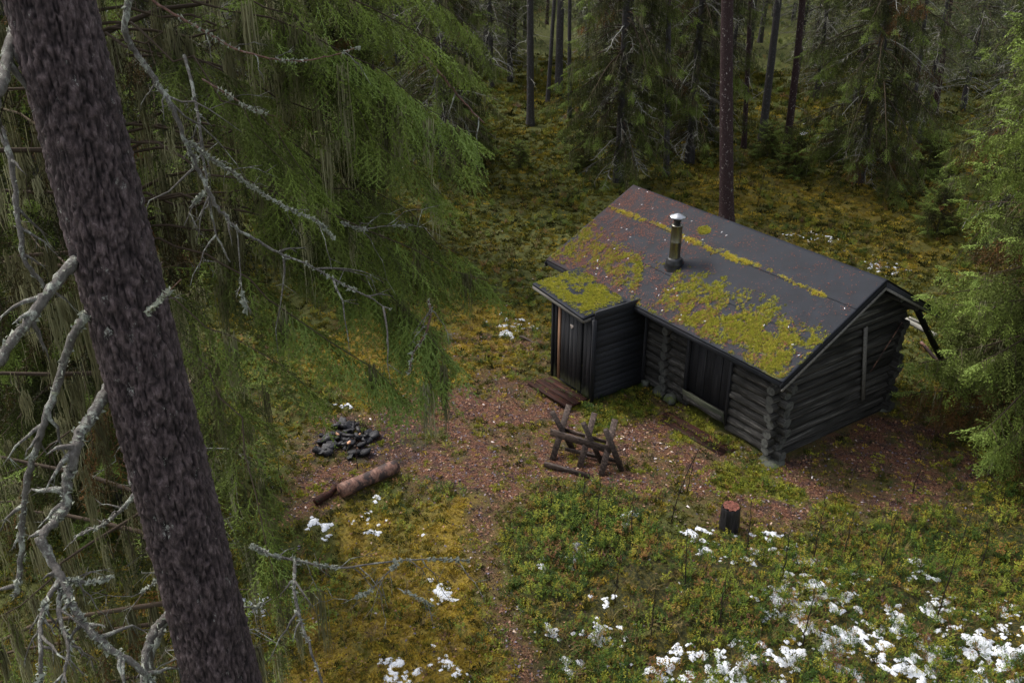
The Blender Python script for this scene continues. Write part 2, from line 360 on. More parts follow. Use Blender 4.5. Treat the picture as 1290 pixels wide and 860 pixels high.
# snow: real sheets lying on the moss
SNOWB = [  # centre px, radius m, strength
 (1225,825,.9,.85),(1205,845,.8,.85),(1170,845,.6,.8),(1095,803,.55,.9),(1060,805,.45,.9),(1010,780,.5,.7),(1000,830,.6,.7),(970,845,.5,.8),(930,850,.5,.7),(865,852,.4,.8),(830,850,.3,.8),
 (1005,760,.35,.75),(995,745,.3,.8),(1000,720,.3,.6),(985,690,.3,.6),(1050,770,.3,.7),(1065,760,.3,.7),(1030,740,.25,.6),(1080,720,.25,.6),(1150,700,.3,.7),(1170,745,.35,.7),(1165,770,.35,.7),(1200,790,.4,.8),(1130,830,.5,.8),
 (950,690,.35,.6),(965,675,.3,.6),(1010,695,.3,.6),(920,700,.3,.6),(890,690,.3,.5),(870,675,.25,.6),(885,668,.22,.6),(903,682,.2,.5),(925,715,.25,.6),(995,687,.2,.7),(1035,700,.2,.5),(1060,850,.5,.6),(1270,770,.3,.6),(1290,800,.4,.6),(1250,860,.6,.9),
 (740,690,.22,.6),(728,700,.2,.6),(750,790,.25,.7),(775,800,.25,.7),(790,658,.12,.7),(700,790,.2,.6),(722,828,.15,.9),(683,708,.12,.8),(735,745,.18,.4),(800,840,.3,.6),(765,750,.15,.5),
 (555,742,.18,1.),(540,722,.1,.7),(515,845,.3,.85),(565,845,.22,.9),(545,820,.15,.7),(395,655,.22,.7),(460,655,.25,.5),(480,660,.2,.5),(530,668,.12,.6),(475,625,.15,.3),
 (650,405,.45,.7),(655,412,.4,.6),(670,408,.3,.6),(640,420,.2,.5),(1022,298,.6,.6),(1125,335,.6,.6),(1110,330,.5,.6),(690,350,.35,.5),(440,507,.25,.8),(410,662,.15,.6),(800,650,.1,.6),(1040,170,1.2,.45),(1150,190,1.,.45),
 (300,750,.4,.6),(130,610,.4,.5),(60,600,.4,.4),(860,745,.15,.5),(955,790,.2,.5),(905,650,.1,.5)]
sv = MB()
for (u, v, r, s) in SNOWB:
    p = G(u, v); st = .022 if r < 1 else (.05 if r < 2 else .12)
    R2 = r*1.5; a = np.arange(-R2, R2, st); X, Y = np.meshgrid(p[0]+a, p[1]+a, indexing='ij')
    d = np.hypot(X-p[0], Y-p[1]) / r; f = s*1.02 - .62*d
    f = f + (fbm(X*2.6, Y*2.6, 11, 3) - .5) * 1.3 + (fbm(X*7, Y*7, 15, 3) - .5) * 2.8 + (fbm(X*17, Y*17, 25, 3) - .5) * 1.8 - .76
    if r > 1: f = f - .1
    th = np.clip(f, 0, .5); k = (f > 0)
    Z = height(X, Y) + th*.03 + .014 + .006*vn(X*14, Y*14)
    Z = np.where(k, Z, height(X, Y) + .004)
    n = len(a); I = np.arange(n*n).reshape(n, n)
    kk = k[:-1, :-1] | k[1:, :-1] | k[1:, 1:] | k[:-1, 1:]
    q = np.stack([I[:-1, :-1], I[1:, :-1], I[1:, 1:], I[:-1, 1:]], -1)[kk]
    if len(q) == 0: continue
    ids, inv = np.unique(q, return_inverse=True); V = np.stack([X.ravel(), Y.ravel(), Z.ravel()], 1)[ids]
    sv.add(V, Q=inv.reshape(q.shape))
m, nt_, b = newmat('thin_snow'); b.inputs['Roughness'].default_value = .6
nn = noise(nt_, 30, 5, .7, coords(nt_)); rr = ramp(nt_, [(.3, (.42, .44, .48)), (.6, (.70, .72, .75))]); nt_.links.new(nn.outputs[0], rr.inputs[0]); nt_.links.new(rr.outputs[0], b.inputs['Base Color'])
nt_.links.new(bump(nt_, nn.outputs[0], .02), b.inputs['Normal']); M['snow'] = m
link('snow', sv.mesh('snow', m, True), kind='stuff')

# ------------------------------------------------------------------ ground cover, scattered with geometry nodes
def gn_scatter(name, P, rot, scl, proto):
    me = bpy.data.meshes.new(name); me.vertices.add(len(P)); me.vertices.foreach_set('co', np.asarray(P, np.float32).ravel())
    a = me.attributes.new('rot', 'FLOAT_VECTOR', 'POINT'); a.data.foreach_set('vector', np.asarray(rot, np.float32).ravel())
    a = me.attributes.new('scl', 'FLOAT', 'POINT'); a.data.foreach_set('value', np.asarray(scl, np.float32))
    me.update(); o = link(name, me, kind='stuff')
    g = bpy.data.node_groups.new(name, 'GeometryNodeTree')
    g.interface.new_socket('Geometry', in_out='INPUT', socket_type='NodeSocketGeometry'); g.interface.new_socket('Geometry', in_out='OUTPUT', socket_type='NodeSocketGeometry')
    N = g.nodes; i = N.new('NodeGroupInput'); ou = N.new('NodeGroupOutput'); ip = N.new('GeometryNodeInstanceOnPoints'); oi = N.new('GeometryNodeObjectInfo'); oi.inputs[0].default_value = proto
    r = N.new('GeometryNodeInputNamedAttribute'); r.data_type = 'FLOAT_VECTOR'; r.inputs[0].default_value = 'rot'
    s = N.new('GeometryNodeInputNamedAttribute'); s.data_type = 'FLOAT'; s.inputs[0].default_value = 'scl'
    L = g.links.new; L(i.outputs[0], ip.inputs['Points']); L(oi.outputs['Geometry'], ip.inputs['Instance']); L(r.outputs[0], ip.inputs['Rotation']); L(s.outputs[0], ip.inputs['Scale']); L(ip.outputs[0], ou.inputs[0])
    md = o.modifiers.new('scatter', 'NODES'); md.node_group = g; return o
def proto_obj(name, me): return bpy.data.objects.new(name, me)
rg = np.random.default_rng(3)
def sprig(rng, nst=5, h=.13, leaf=.022, lean=.6, per=7):
    """a bilberry / lingonberry sprig: thin stems with small pointed leaves"""
    V = []; T = []
    for s in range(nst):
        az = rng.uniform(0, 6.28); hh = h*rng.uniform(.6, 1.15); ln = rng.uniform(.1, lean)
        d = np.array([math.cos(az)*ln, math.sin(az)*ln, 1.]); d /= np.linalg.norm(d)
        b0 = np.array([rng.uniform(-.04, .04), rng.uniform(-.04, .04), 0]); n = len(V); w = .0016
        V += [b0 + [w, 0, 0], b0 - [w, 0, 0], b0 + d*hh]; T.append((n, n+1, n+2))
        for k in range(per):
            t = rng.uniform(.3, 1.05); p = b0 + d*hh*t; a2 = rng.uniform(0, 6.28); l = leaf*rng.uniform(.7, 1.3)
            dx = np.array([math.cos(a2), math.sin(a2), rng.uniform(-.3, .6)]); sd = np.array([-math.sin(a2), math.cos(a2), rng.uniform(-.4, .4)])
            n = len(V); V += [p, p + dx*l*.5 + sd*l*.33, p + dx*l, p + dx*l*.5 - sd*l*.33]; T += [(n, n+1, n+2), (n, n+2, n+3)]
    return np.array(V), np.array(T)
def tuft(rng, n=16, h=.035, w=.012, spread=.045):
    """a moss cushion: short upright blades"""
    V = []; T = []
    for s in range(n):
        a = rng.uniform(0, 6.28); r = spread*math.sqrt(rng.uniform(0, 1)); p = np.array([math.cos(a)*r, math.sin(a)*r, 0]); a2 = rng.uniform(0, 6.28)
        hh = h*rng.uniform(.5, 1.1)*(1 - .5*r/spread); sd = np.array([math.cos(a2), math.sin(a2), 0])*w; k = len(V)
        V += [p - sd, p + sd, p + np.array([math.cos(a)*.5*hh + rng.uniform(-.01, .01), math.sin(a)*.5*hh, hh])]; T.append((k, k+1, k+2))
    return np.array(V), np.array(T)
def blade(rng, n=14, h=.22, w=.003, lean=.8):
    V = []; T = []
    for s in range(n):
        a = rng.uniform(0, 6.28); p = np.array([rng.uniform(-.02, .02), rng.uniform(-.02, .02), 0]); l = rng.uniform(.2, lean); hh = h*rng.uniform(.5, 1)
        d = np.array([math.cos(a)*l, math.sin(a)*l, 1.]); sd = np.array([-math.sin(a), math.cos(a), 0])*w; k = len(V)
        m_ = p + d*hh*.55; e = p + np.array([d[0]*1.5, d[1]*1.5, .8])*hh
        V += [p-sd, p+sd, m_+sd, m_-sd, e]; T += [(k, k+1, k+2), (k, k+2, k+3), (k+3, k+2, k+4)]
    return np.array(V), np.array(T)
def leaf_proto(rng, l=.03):
    V = np.array([(-.5, 0, 0), (-.1, .32, .12), (.3, .25, .1), (.55, 0, .02), (.25, -.28, .14), (-.15, -.3, .08), (0, 0, -.02)]) * l + [0, 0, .006]
    return V, np.array([(6, 0, 1), (6, 1, 2), (6, 2, 3), (6, 3, 4), (6, 4, 5), (6, 5, 0)])[:, ::-1]
M['berry'] = mat_leaf('bilberry_leaf', [(0, (.012, .028, .006)), (.35, (.045, .085, .012)), (.6, (.13, .18, .022)), (.8, (.27, .27, .03)), (.92, (.20, .10, .03)), (1, (.10, .05, .035))], .6, .25, True, spec=.15)
M['mossy'] = mat_leaf('moss_yellow', [(0, (.18, .13, .022)), (.4, (.38, .27, .04)), (.8, (.52, .38, .055)), (1, (.30, .29, .04))], .9, .2, True)
M['mossg'] = mat_leaf('moss_green', [(0, (.022, .024, .006)), (.4, (.085, .085, .014)), (.8, (.17, .155, .022)), (1, (.27, .21, .03))], .9, .2, True)
M['mossb'] = mat_leaf('moss_bright', [(0, (.14, .15, .02)), (.5, (.26, .28, .03)), (1, (.38, .36, .05))], .9, .2, True)
M['dryg'] = mat_leaf('dry_grass', [(0, (.10, .07, .03)), (.5, (.22, .16, .07)), (1, (.10, .12, .03))], .8, .2, True)
M['leafb'] = mat_leaf('fallen_leaf', [(0, (.012, .007, .008)), (.25, (.05, .022, .018)), (.45, (.15, .07, .045)), (.62, (.27, .14, .08)), (.74, (.36, .21, .12)), (.82, (.09, .075, .095)), (.955, (.20, .17, .21)), (.985, (.40, .29, .21)), (1, (.42, .39, .42))], .7, .1, True, spec=.25)
M['needle'] = mat_leaf('fallen_debris', [(0, (.05, .022, .015)), (.5, (.17, .08, .05)), (.8, (.30, .16, .09)), (1, (.42, .30, .22))], .7, 0, True)
def scatter_pts(n, rmin, rmax, power, seed, halfang=40):
    """points in the ground sector in front of the camera, thinning out with distance"""
    r = np.random.default_rng(seed); u = r.random(n)
    e = 2 - power
    rad = (rmin**e + u*(rmax**e - rmin**e))**(1/e) if abs(e) > 1e-6 else rmin*(rmax/rmin)**u
    a = math.atan2(FW[1], FW[0]) + R_(halfang)*(2*r.random(n)-1)
    return CAMP[0] + rad*np.cos(a), CAMP[1] + rad*np.sin(a), rad, r
def under_house(x, y):
    return ((x > -7.2) & (x < -.25) & (y > .5) & (y < 4.6)) | ((x > -5.62) & (x < -4.15) & (y > -1.1) & (y < .6))
def do_scatter(name, n, rmin, rmax, power, seed, dens, proto, s0, grow, tilt=.25, dz=0):
    x, y, rad, r = scatter_pts(n, rmin, rmax, power, seed); z = zones(x, y)
    p = dens(x, y, z, rad); k = (r.random(n) < p) & ~under_house(x, y); x, y, rad = x[k], y[k], rad[k]; m_ = len(x)
    rot = np.stack([r.normal(0, tilt, m_), r.normal(0, tilt, m_), r.uniform(0, 6.28, m_)], 1)
    s = s0 * (.45 + 1.1*r.random(m_)**1.6) * (1 + grow*np.clip((rad-16)/16, 0, 6))
    return gn_scatter(name, np.stack([x, y, height(x, y)+dz], 1), rot, s, proto)
def P_(name, VT, mat): return proto_obj(name, mesh_np(name, VT[0], [VT[1]], mat))
pb = P_('bilberry_sprig', sprig(rg, 6, .12, .016, .8, 9), M['berry']); pb2 = P_('bilberry_clump', sprig(rg, 14, .26, .032, .9, 9), M['berry'])
pmy = P_('moss_tuft_yellow', tuft(rg, 18), M['mossy']); pmg = P_('moss_tuft_green', tuft(rg, 18, .045, .012, .05), M['mossg']); pmb = P_('moss_tuft_bright', tuft(rg, 18, .03, .012), M['mossb'])
pgr = P_('grass_tuft', blade(rg), M['dryg']); plf = P_('fallen_leaf', leaf_proto(rg), M['leafb'])
st_ = box((0, 0, .004), (.05, .004, .003)); pst = P_('fallen_needle', (st_[0], np.array([(q[0], q[1], q[2]) for q in st_[2]] + [(q[0], q[2], q[3]) for q in st_[2]])), M['needle'])
hum = lambda x, y, s=1.2, k=7: fbm(x*s, y*s, k, 3)
do_scatter('bilberry_shrubs', 85000, 8.5, 24, 1.3, 11, lambda x, y, z, r: np.clip(z[2]*.9*(hum(x, y)*2.9-1.0) + (1-z[0])*(1-z[5])*(1-z[1]*.9)*.5*(hum(x, y, .9, 5)*3-1.1), 0, 1), pb, 1.0, .3)
pb3 = P_('bilberry_bush', sprig(rg, 9, .24, .02, .7, 12), M['berry'])
do_scatter('tall_bilberry_bushes', 26000, 8.5, 26, 1.2, 19, lambda x, y, z, r: np.clip(inpoly(x, y, GREENH, .3)*.9 + inpoly(x, y, DARKG, .6)*.35 + z[2]*np.clip(hum(x, y, .9, 25)*4-2.3, 0, .6), 0, 1), pb3, 1.0, .2)
do_scatter('far_bilberry_shrubs', 45000, 20, 95, 1.15, 12, lambda x, y, z, r: (1-z[0])*np.clip(hum(x, y, .6, 8)*3-1.1, 0, 1)*(1-.7*z[1]), pb2, .55, .3)
do_scatter('green_moss', 90000, 8.5, 60, 1.5, 13, lambda x, y, z, r: np.clip((1-z[0])*(1-z[1]*.8)*(1-z[5]), 0, 1)*(.9-.6*z[2]), pmg, 1.25, .8)
do_scatter('yellow_moss', 120000, 8.5, 50, 1.4, 14, lambda x, y, z, r: np.clip(z[1]*1.2 + (1-z[0])*np.clip(hum(x, y, 2.2, 15)*3-1.4, .03, .4)*np.where(r > 19, .35, 1) + .03, 0, 1)*(1-.85*z[5]), pmy, 1.2, .8)
do_scatter('bright_moss', 60000, 12, 24, 1.0, 15, lambda x, y, z, r: np.clip(z[3] + z[0]*np.clip(hum(x, y, 2.6, 35)*5-3.05, 0, .5), 0, 1), pmb, 1.25, .2)
do_scatter('dry_grass', 14000, 9, 50, 1.4, 16, lambda x, y, z, r: np.clip((1-z[0])*(hum(x, y, .8, 3)*3-1.2), 0, 1), pgr, .8, .4)
do_scatter('fallen_leaves', 170000, 8.5, 30, 1.3, 17, lambda x, y, z, r: np.clip(z[0]*.8 + z[5]*.2 + .05 + .10*z[1], 0, 1), plf, 1.35, .3, .35)
chipc = G(800, 552); chipm = (np.array([(-.5, -.2, 0), (.5, -.2, .05), (.5, .2, 0), (-.5, .2, .08), (-.5, -.2, .1), (.5, -.2, .15), (.5, .2, .1), (-.5, .2, .18)])*.05, np.array([(4, 5, 6), (4, 6, 7), (0, 1, 5), (0, 5, 4), (2, 3, 7), (2, 7, 6), (1, 2, 6), (1, 6, 5), (3, 0, 4), (3, 4, 7)]))
pch = P_('wood_chip', chipm, mat_leaf('wood_chip', [(0, (.30, .17, .10)), (.5, (.50, .36, .26)), (1, (.74, .66, .64))], .8, 0, True))
do_scatter('wood_chips', 60000, 9, 22, 1.0, 23, lambda x, y, z, r: np.clip(1.0-np.hypot((x-chipc[0])/1.1, (y-chipc[1])/.55), 0, .75)*np.clip(fbm(x*4, y*4, 3, 3)*4-1.4, 0, 1) + .012*z[0], pch, 1.0, .2, .3)
do_scatter('fallen_needles', 60000, 8.5, 28, 1.3, 18, lambda x, y, z, r: np.clip(z[0]*.8 + .1, 0, 1), pst, .8, .3, .12)

# ------------------------------------------------------------------ the log cabin
RIDGE_Y, RIDGE_Z, EAVE_Z = 2.681, 3.505, 2.118
BACK_Y, BACK_Z = 4.76, 2.309
ROOF_L = 7.395; KB = (BACK_Z - RIDGE_Z) / (BACK_Y - RIDGE_Y)
def roofz(y): return EAVE_Z + ROOF_K*y if y < RIDGE_Y else RIDGE_Z + KB*(y - RIDGE_Y)
cabin = thing('log_cabin', 'weathered grey log cabin with mossy felt gable roof in the clearing', 'cabin')
def log_mesh(seed, r=.105, flare=0):
    rng = np.random.default_rng(seed); n = 15; sd = 12; t = np.linspace(-.5, .5, n); a = np.arange(sd)*2*math.pi/sd
    V = []
    for i, tt in enumerate(t):
        rr = r * (1 + .13*(vn(np.cos(a)*1.4+seed, np.sin(a)*1.4, tt*7+seed) - .5)*2) * (1 + .04*math.sin(tt*9+seed))
        rr[::3] *= .985
        oy, oz = .006*math.sin(tt*7+seed), .005*math.cos(tt*6+seed*2)
        V.append(np.stack([np.full(sd, tt), np.cos(a)*rr*.92+oy, np.sin(a)*rr+oz], 1))
    V = np.concatenate(V); V = np.vstack([V, [-.5, 0, 0], [.5, 0, 0]])
    i = np.arange(n-1)[:, None]*sd; j = np.arange(sd)[None]; k = (j+1) % sd
    Q = np.stack([i+j, i+sd+j, i+sd+k, i+k], -1).reshape(-1, 4); c0, c1 = len(V)-2, len(V)-1
    T = [(c0, q, (q+1) % sd) for q in range(sd)] + [(c1, (n-1)*sd+(q+1) % sd, (n-1)*sd+q) for q in range(sd)]
    return mesh_np('log', V, [np.array(T)[:, ::-1], Q[:, ::-1]], None, smooth=False, mats=[M['log'], M['log_end']], midx=[1]*len(T)+[0]*len(Q))
LOGM = [log_mesh(s) for s in (1, 2, 3, 4, 5)]
for m_ in LOGM:
    sm = np.ones(len(m_.polygons), bool); sm[:24] = False; m_.polygons.foreach_set('use_smooth', sm)
rl = random.Random(5)
def log(a, b, r=.105, parent=cabin, label=None, name='log'):
    a = np.asarray(a, float); b = np.asarray(b, float); d = b-a; L = float(np.linalg.norm(d)); o = bpy.data.objects.new(name, rl.choice(LOGM)); COL.objects.link(o); o.parent = parent
    o.location = (a+b)/2 + np.array([0, rl.uniform(-.012, .012), rl.uniform(-.008, .008)]); q = Vector(d).to_track_quat('X', 'Z'); e = q.to_matrix() @ Matrix.Rotation(rl.choice((0, 1.57, 3.14, 4.71))+rl.uniform(-.2, .2), 3, 'X')
    o.rotation_euler = e.to_euler(); s = r/.105 * rl.uniform(.90, 1.10); o.scale = (L, s, s)
    if label: o['label'] = label
    return o
FYW, BYW, GX, LX = .60, 4.10, -.48, -7.05      # centre lines of the walls
CH = .196                                        # one course
xp0, xp1 = -2.88, -1.72                          # dark door panel in the front wall
for k in range(11):                              # long walls
    z = .12 + k*CH; e = lambda s=1: rl.uniform(.14, .30)
    if z < roofz(FYW) - .16:
        log((xp1+.02, FYW, z), (GX+.02+e(), FYW, z))
        log((-3.50-e()*.1, FYW, z), (xp0-.02, FYW, z))
        log((LX-e(), FYW, z), (-3.62, FYW, z))
    log((LX-e(), BYW, z), (GX+e(), BYW, z))
for k in range(17):                              # gable walls, courses shifted by half a log
    z = .02 + k*CH + CH*.5 - .09
    lo, hi = FYW, BYW
    if z > roofz(FYW) - .2:
        lo = (z + .20 - EAVE_Z)/ROOF_K
    if z > roofz(BYW) - .2: hi = RIDGE_Y + (z + .20 - RIDGE_Z)/KB
    if hi - lo < .3: continue
    ex0 = rl.uniform(.16, .32) if k < 11 and lo == FYW else 0; ex1 = rl.uniform(.17, .24) if hi == BYW else 0
    log((GX, lo-ex0, z), (GX, hi+ex1, z)); log((LX, lo-ex0, z), (LX, hi+ex1, z))
    if k < 10: log((-3.56, FYW-.02-rl.uniform(.14, .22), z), (-3.56, 2.2, z))   # ends of the cross wall between the rooms
# door panel of the front wall, sill below it, jambs
pw = (xp1 - xp0); nb = 5
for k in range(nb):
    x = xp0 + pw*(k+.5)/nb; part_box('door_board', cabin, (x, FYW-.045-.006*(k % 2), 1.25), (pw/nb-.012, .03, 1.62), M['board_v'], bev=.004)
part_box('door_jamb', cabin, (xp0-.035, FYW-.08, 1.15), (.07, .10, 1.95), M['board_v']); part_box('door_jamb', cabin, (xp1+.035, FYW-.08, 1.15), (.07, .10, 1.95), M['board_v'])
M['sill'] = mat_grain('lichened_sill', (.02, .022, .016), (.07, .075, .05), (.17, .18, .12), (1.2, 30, 30), .85, .006)
o = log((xp0, FYW-.03, .30), (xp1, FYW-.03, .30), .135, label='pale green lichened sill log under the dark door'); o.name = 'sill_log'
part_box('sill_board', cabin, ((xp0+xp1)/2, FYW-.15, .36), (pw+.05, .03, .26), M['sill'], R=Matrix.Rotation(.25, 3, 'X'))
for (u, v, r) in ((832, 476, .10), (831, 492, .12), (850, 500, .13), (845, 505, .10)):
    p = G(u, v, .08); rng = np.random.default_rng(int(u)); V, T, Q = tube([(0, 0, -r), (0, 0, -.5*r), (0, 0, .4*r), (0, 0, .8*r)], [r*.7, r*1.05, r*.95, r*.4], 8); V += rng.normal(0, .012, V.shape)
    mm = MB(); mm.add(V, T, Q); link('foundation_stone', mm.mesh('foundation_stone', M['fstone'], True), cabin, (p[0], min(p[1], .42), .1))
for (x, y) in ((GX+.12, FYW-.12), (GX, BYW), (LX, FYW), (LX, BYW)):
    rng = np.random.default_rng(int(abs(x*9))); V, T, Q = tube([(0, 0, -.2), (0, 0, -.05), (0, 0, .03), (0, 0, .05)], [.3, .3, .25, .1], 9); V += rng.normal(0, .015, V.shape)
    mm = MB(); mm.add(V, T, Q); link('foundation_stone', mm.mesh('foundation_stone', M['fstone'], True), cabin, (x, y, 0))

# roof
ru = [RF(*p) for p in ((762,258),(1078,386))]
SEAM_Y = 1.90
def RP(*p): return [RF(*a) for a in p]
ROOF_MOSS = [RP((800,376),(830,340),(852,338),(900,352),(960,380),(1035,428),(1030,445),(988,478),(900,432)), RP((735,300),(770,310),(812,325),(830,345),(815,370),(760,345),(728,322)), RP((712,330),(690,322),(745,282),(765,296),(735,310)), ]
ROOF_DENSE = [RP((835,372),(870,370),(930,395),(1030,432),(1010,452),(986,478),(940,452),(850,402)), RP((745,310),(800,320),(815,330),(790,340)), RP((728,296),(745,290),(755,304),(740,306))]
CLEAN = RP((812,338),(850,342),(826,384),(800,375))
def roof_moss(x, y):
    w = (fbm(x*3, y*3, 4, 4)-.5)*.5; w2 = (fbm(x*3, y*3, 14, 4)-.5)*.5; X, Y = x+w, y+w2
    a = np.zeros_like(x)
    for P in ROOF_MOSS: a = np.maximum(a, inpoly(X, Y, P, .2)*.55)
    for P in ROOF_DENSE: a = np.maximum(a, inpoly(X, Y, P, .15))
    a = a * np.clip(fbm(x*5, y*5, 33, 4)*4 - 1.2, 0, 1) * np.clip(fbm(x*17, y*17, 3, 3)*5 - 1.5, .15, 1)
    seam = np.exp(-((y - SEAM_Y - .03*np.sin(x*2) - .05*(vn(x*4, y*0)-.5))/(.02+.05*vn(x*3, y*0+5)))**2) * np.clip(fbm(x*2.2, y*0+1, 3, 3)*3.2-.55 - np.clip((x+1.7)*.6, 0, 1), 0, 1)
    a = np.maximum(a, seam*np.clip(fbm(x*14, y*14, 13, 3)*6-2, .1, 1))
    p = RF(887, 291); a = np.maximum(a, (np.hypot((x-p[0])/.17, (y-p[1])/.11) < 1)*1.)
    return a * (1 - inpoly(x, y, CLEAN, .06))
def mat_felt():
    m, nt, b = newmat('roofing_felt'); v = coords(nt); n = noise(nt, 3, 7, .6, v); n2 = noise(nt, 160, 3, .7, v)
    r = ramp(nt, [(.3, (.0045, .006, .0105)), (.6, (.0085, .0112, .0180)), (.8, (.016, .020, .030))]); nt.links.new(n.outputs[0], r.inputs[0])
    g = ramp(nt, [(.4, (.75, .75, .75)), (.75, (1.5, 1.5, 1.5))]); nt.links.new(n2.outputs[0], g.inputs[0])
    col = mix(nt, 1.0, r.outputs[0], g.outputs[0], 'MULTIPLY')
    a = nt.nodes.new('ShaderNodeAttribute'); a.attribute_name = 'rust'; n3 = noise(nt, 60, 8, .8, v)
    ad = nt.nodes.new('ShaderNodeMath'); ad.operation = 'MULTIPLY'; nt.links.new(a.outputs['Fac'], ad.inputs[0]); nt.links.new(n3.outputs[0], ad.inputs[1])
    rr = ramp(nt, [(.38, (0, 0, 0)), (.48, (.18, .18, .18))]); nt.links.new(ad.outputs[0], rr.inputs[0])
    col = mix(nt, rr.outputs[0], col, (.07, .022, .012))
    a2 = nt.nodes.new('ShaderNodeAttribute'); a2.attribute_name = 'moss'; r2 = ramp(nt, [(.15, (0, 0, 0)), (.5, (.85, .85, .85))]); nt.links.new(a2.outputs['Fac'], r2.inputs[0])
    col = mix(nt, r2.outputs[0], col, (.10, .095, .018))
    nt.links.new(col, b.inputs['Base Color']); b.inputs['Roughness'].default_value = .7; b.inputs['Specular IOR Level'].default_value = .25
    nt.links.new(bump(nt, n2.outputs[0], .003), b.inputs['Normal']); return m
M['felt'] = mat_felt()
def roof_rust(x, y):
    a = np.clip(1 - (x+7.4)/4.2, 0, 1)*.9 + .35*np.clip(1.2-y, 0, 1) + .28
    return np.clip(a * (fbm(x*1.6, y*1.6, 51, 3)*1.6+.1), 0, 1)
def felt(name, x0, x1, y0, y1, zf, lift, parent, thick=.012, mossf=None, mirror=False):
    a = np.arange(x0, x1+.001, (x1-x0)/round((x1-x0)/.05)); b_ = np.linspace(y0, y1, max(2, int((y1-y0)/.05)))
    X, Y = np.meshgrid(a, b_, indexing='ij'); Z = zf(X, Y) + lift + .008*(fbm(X*1.2, Y*1.2, 2, 3)-.5) + .004*(vn(X*5, Y*3)-.5)
    n, k = X.shape; V = np.stack([X.ravel(), Y.ravel(), Z.ravel()], 1); N = len(V); V2 = V - [0, 0, thick]
    I = np.arange(N).reshape(n, k); q = np.stack([I[:-1, :-1], I[1:, :-1], I[1:, 1:], I[:-1, 1:]], -1).reshape(-1, 4)
    e = []
    for line in (I[:, 0], I[-1, :], I[::-1, -1], I[0, ::-1]): e.append(np.stack([line[1:], line[:-1], line[:-1]+N, line[1:]+N], -1))
    VV = np.vstack([V, V2]); ms = mossf(VV[:, 0], VV[:, 1]) if mossf else np.zeros(2*N)
    me = mesh_np(name, VV, [np.vstack([q, q[:, ::-1]+N] + e)], M['felt'], dict(rust=roof_rust(VV[:, 0], VV[:, 1]), moss=ms))
    return link(name, me, parent)
fz = lambda X, Y: EAVE_Z + ROOF_K*Y; bz = lambda X, Y: RIDGE_Z + KB*(Y-RIDGE_Y)
def slab(name, y0, z0, y1, z1, x0, x1, t, mat, parent, drop=0):
    V = np.array([(x, y, z-drop-d) for x in (x0, x1) for (y, z) in ((y0, z0), (y1, z1)) for d in (0, t)])
    Q = [(0, 1, 3, 2), (4, 6, 7, 5), (0, 4, 5, 1), (2, 3, 7, 6), (0, 2, 6, 4), (1, 5, 7, 3)]
    mm = MB(); mm.add(V, Q=Q); return link(name, mm.mesh(name, mat), parent)
roof = slab('roof', .02, EAVE_Z+.01, RIDGE_Y-.02, RIDGE_Z-.01, -ROOF_L+.02, -.02, .05, M['board'], cabin, .016)
slab('roof_deck', RIDGE_Y+.02, RIDGE_Z-.012, BACK_Y-.02, BACK_Z+.01, -ROOF_L+.02, -.02, .05, M['board'], roof, .016)
felt('felt_strip', -ROOF_L, 0, 0, .98, fz, 0, roof, mossf=roof_moss); felt('felt_strip', -ROOF_L, 0, .93, SEAM_Y+.02, fz, .008, roof, mossf=roof_moss)
felt('felt_strip', -ROOF_L, 0, SEAM_Y-.03, RIDGE_Y, fz, .018, roof, mossf=roof_moss); felt('felt_strip', -ROOF_L, 0, RIDGE_Y, BACK_Y, bz, .016, roof)
for x in (-.015, -ROOF_L+.015):   # barge boards on the gables
    for (ya, za, yb, zb) in ((-.03, EAVE_Z, RIDGE_Y, RIDGE_Z), (RIDGE_Y, RIDGE_Z, BACK_Y+.03, BACK_Z)):
        part_beam('bargeboard', cabin, (x, ya, za-.10-.02), (x, yb, zb-.10), .028, .13, M['board'])
        part_beam('barge_trim', cabin, (x+(.03 if x > -1 else -.03), ya, za-.155-.02), (x+(.03 if x > -1 else -.03), yb, zb-.155), .028, .05, M['greyboard'])
part_box('eave_board', cabin, (-ROOF_L/2, .015, EAVE_Z-.085), (ROOF_L-.08, .025, .10), M['board']); part_box('eave_board', cabin, (-ROOF_L/2, BACK_Y-.02, BACK_Z-.09), (ROOF_L-.08, .025, .10), M['board'])
for y in (FYW, 1.6, RIDGE_Y, 3.5, BYW):
    log((-ROOF_L+.12, y, roofz(y)-.17), (-.1, y, roofz(y)-.17), .075).name = 'purlin'
# moss cushions and red needles lying on the roof
def bake(P, N, s, rot, VT, tint):
    V0, T0 = VT; n = len(P); k = len(V0)
    c, s_ = np.cos(rot), np.sin(rot)
    V = np.stack([V0[:, 0]*c[:, None]-V0[:, 1]*s_[:, None], V0[:, 0]*s_[:, None]+V0[:, 1]*c[:, None], np.broadcast_to(V0[:, 2], (n, k))], -1) * s[:, None, None]
    # lean onto the plane whose normal is N
    N = np.asarray(N, float); V[..., 2] += -(V[..., 0]*N[0] + V[..., 1]*N[1])/N[2]
    V = V + P[:, None]; T = (T0[None] + (np.arange(n)*k)[:, None, None]).reshape(-1, 3)
    return V.reshape(-1, 3), T, np.repeat(tint, k)
M['mossr'] = mat_leaf('roof_moss', [(0, (.10, .085, .018)), (.3, (.19, .19, .028)), (.65, (.40, .40, .05)), (1, (.58, .46, .08))], .9, .15)
M['debris'] = mat_leaf('roof_debris', [(0, (.04, .015, .012)), (.5, (.15, .05, .03)), (.93, (.26, .09, .045)), (.97, (.3, .2, .15)), (1, (.75, .76, .8))], .8, 0)
r6 = np.random.default_rng(6); n = 90000; x = r6.uniform(-ROOF_L+.03, -.03, n); y = r6.uniform(.02, RIDGE_Y-.05, n)
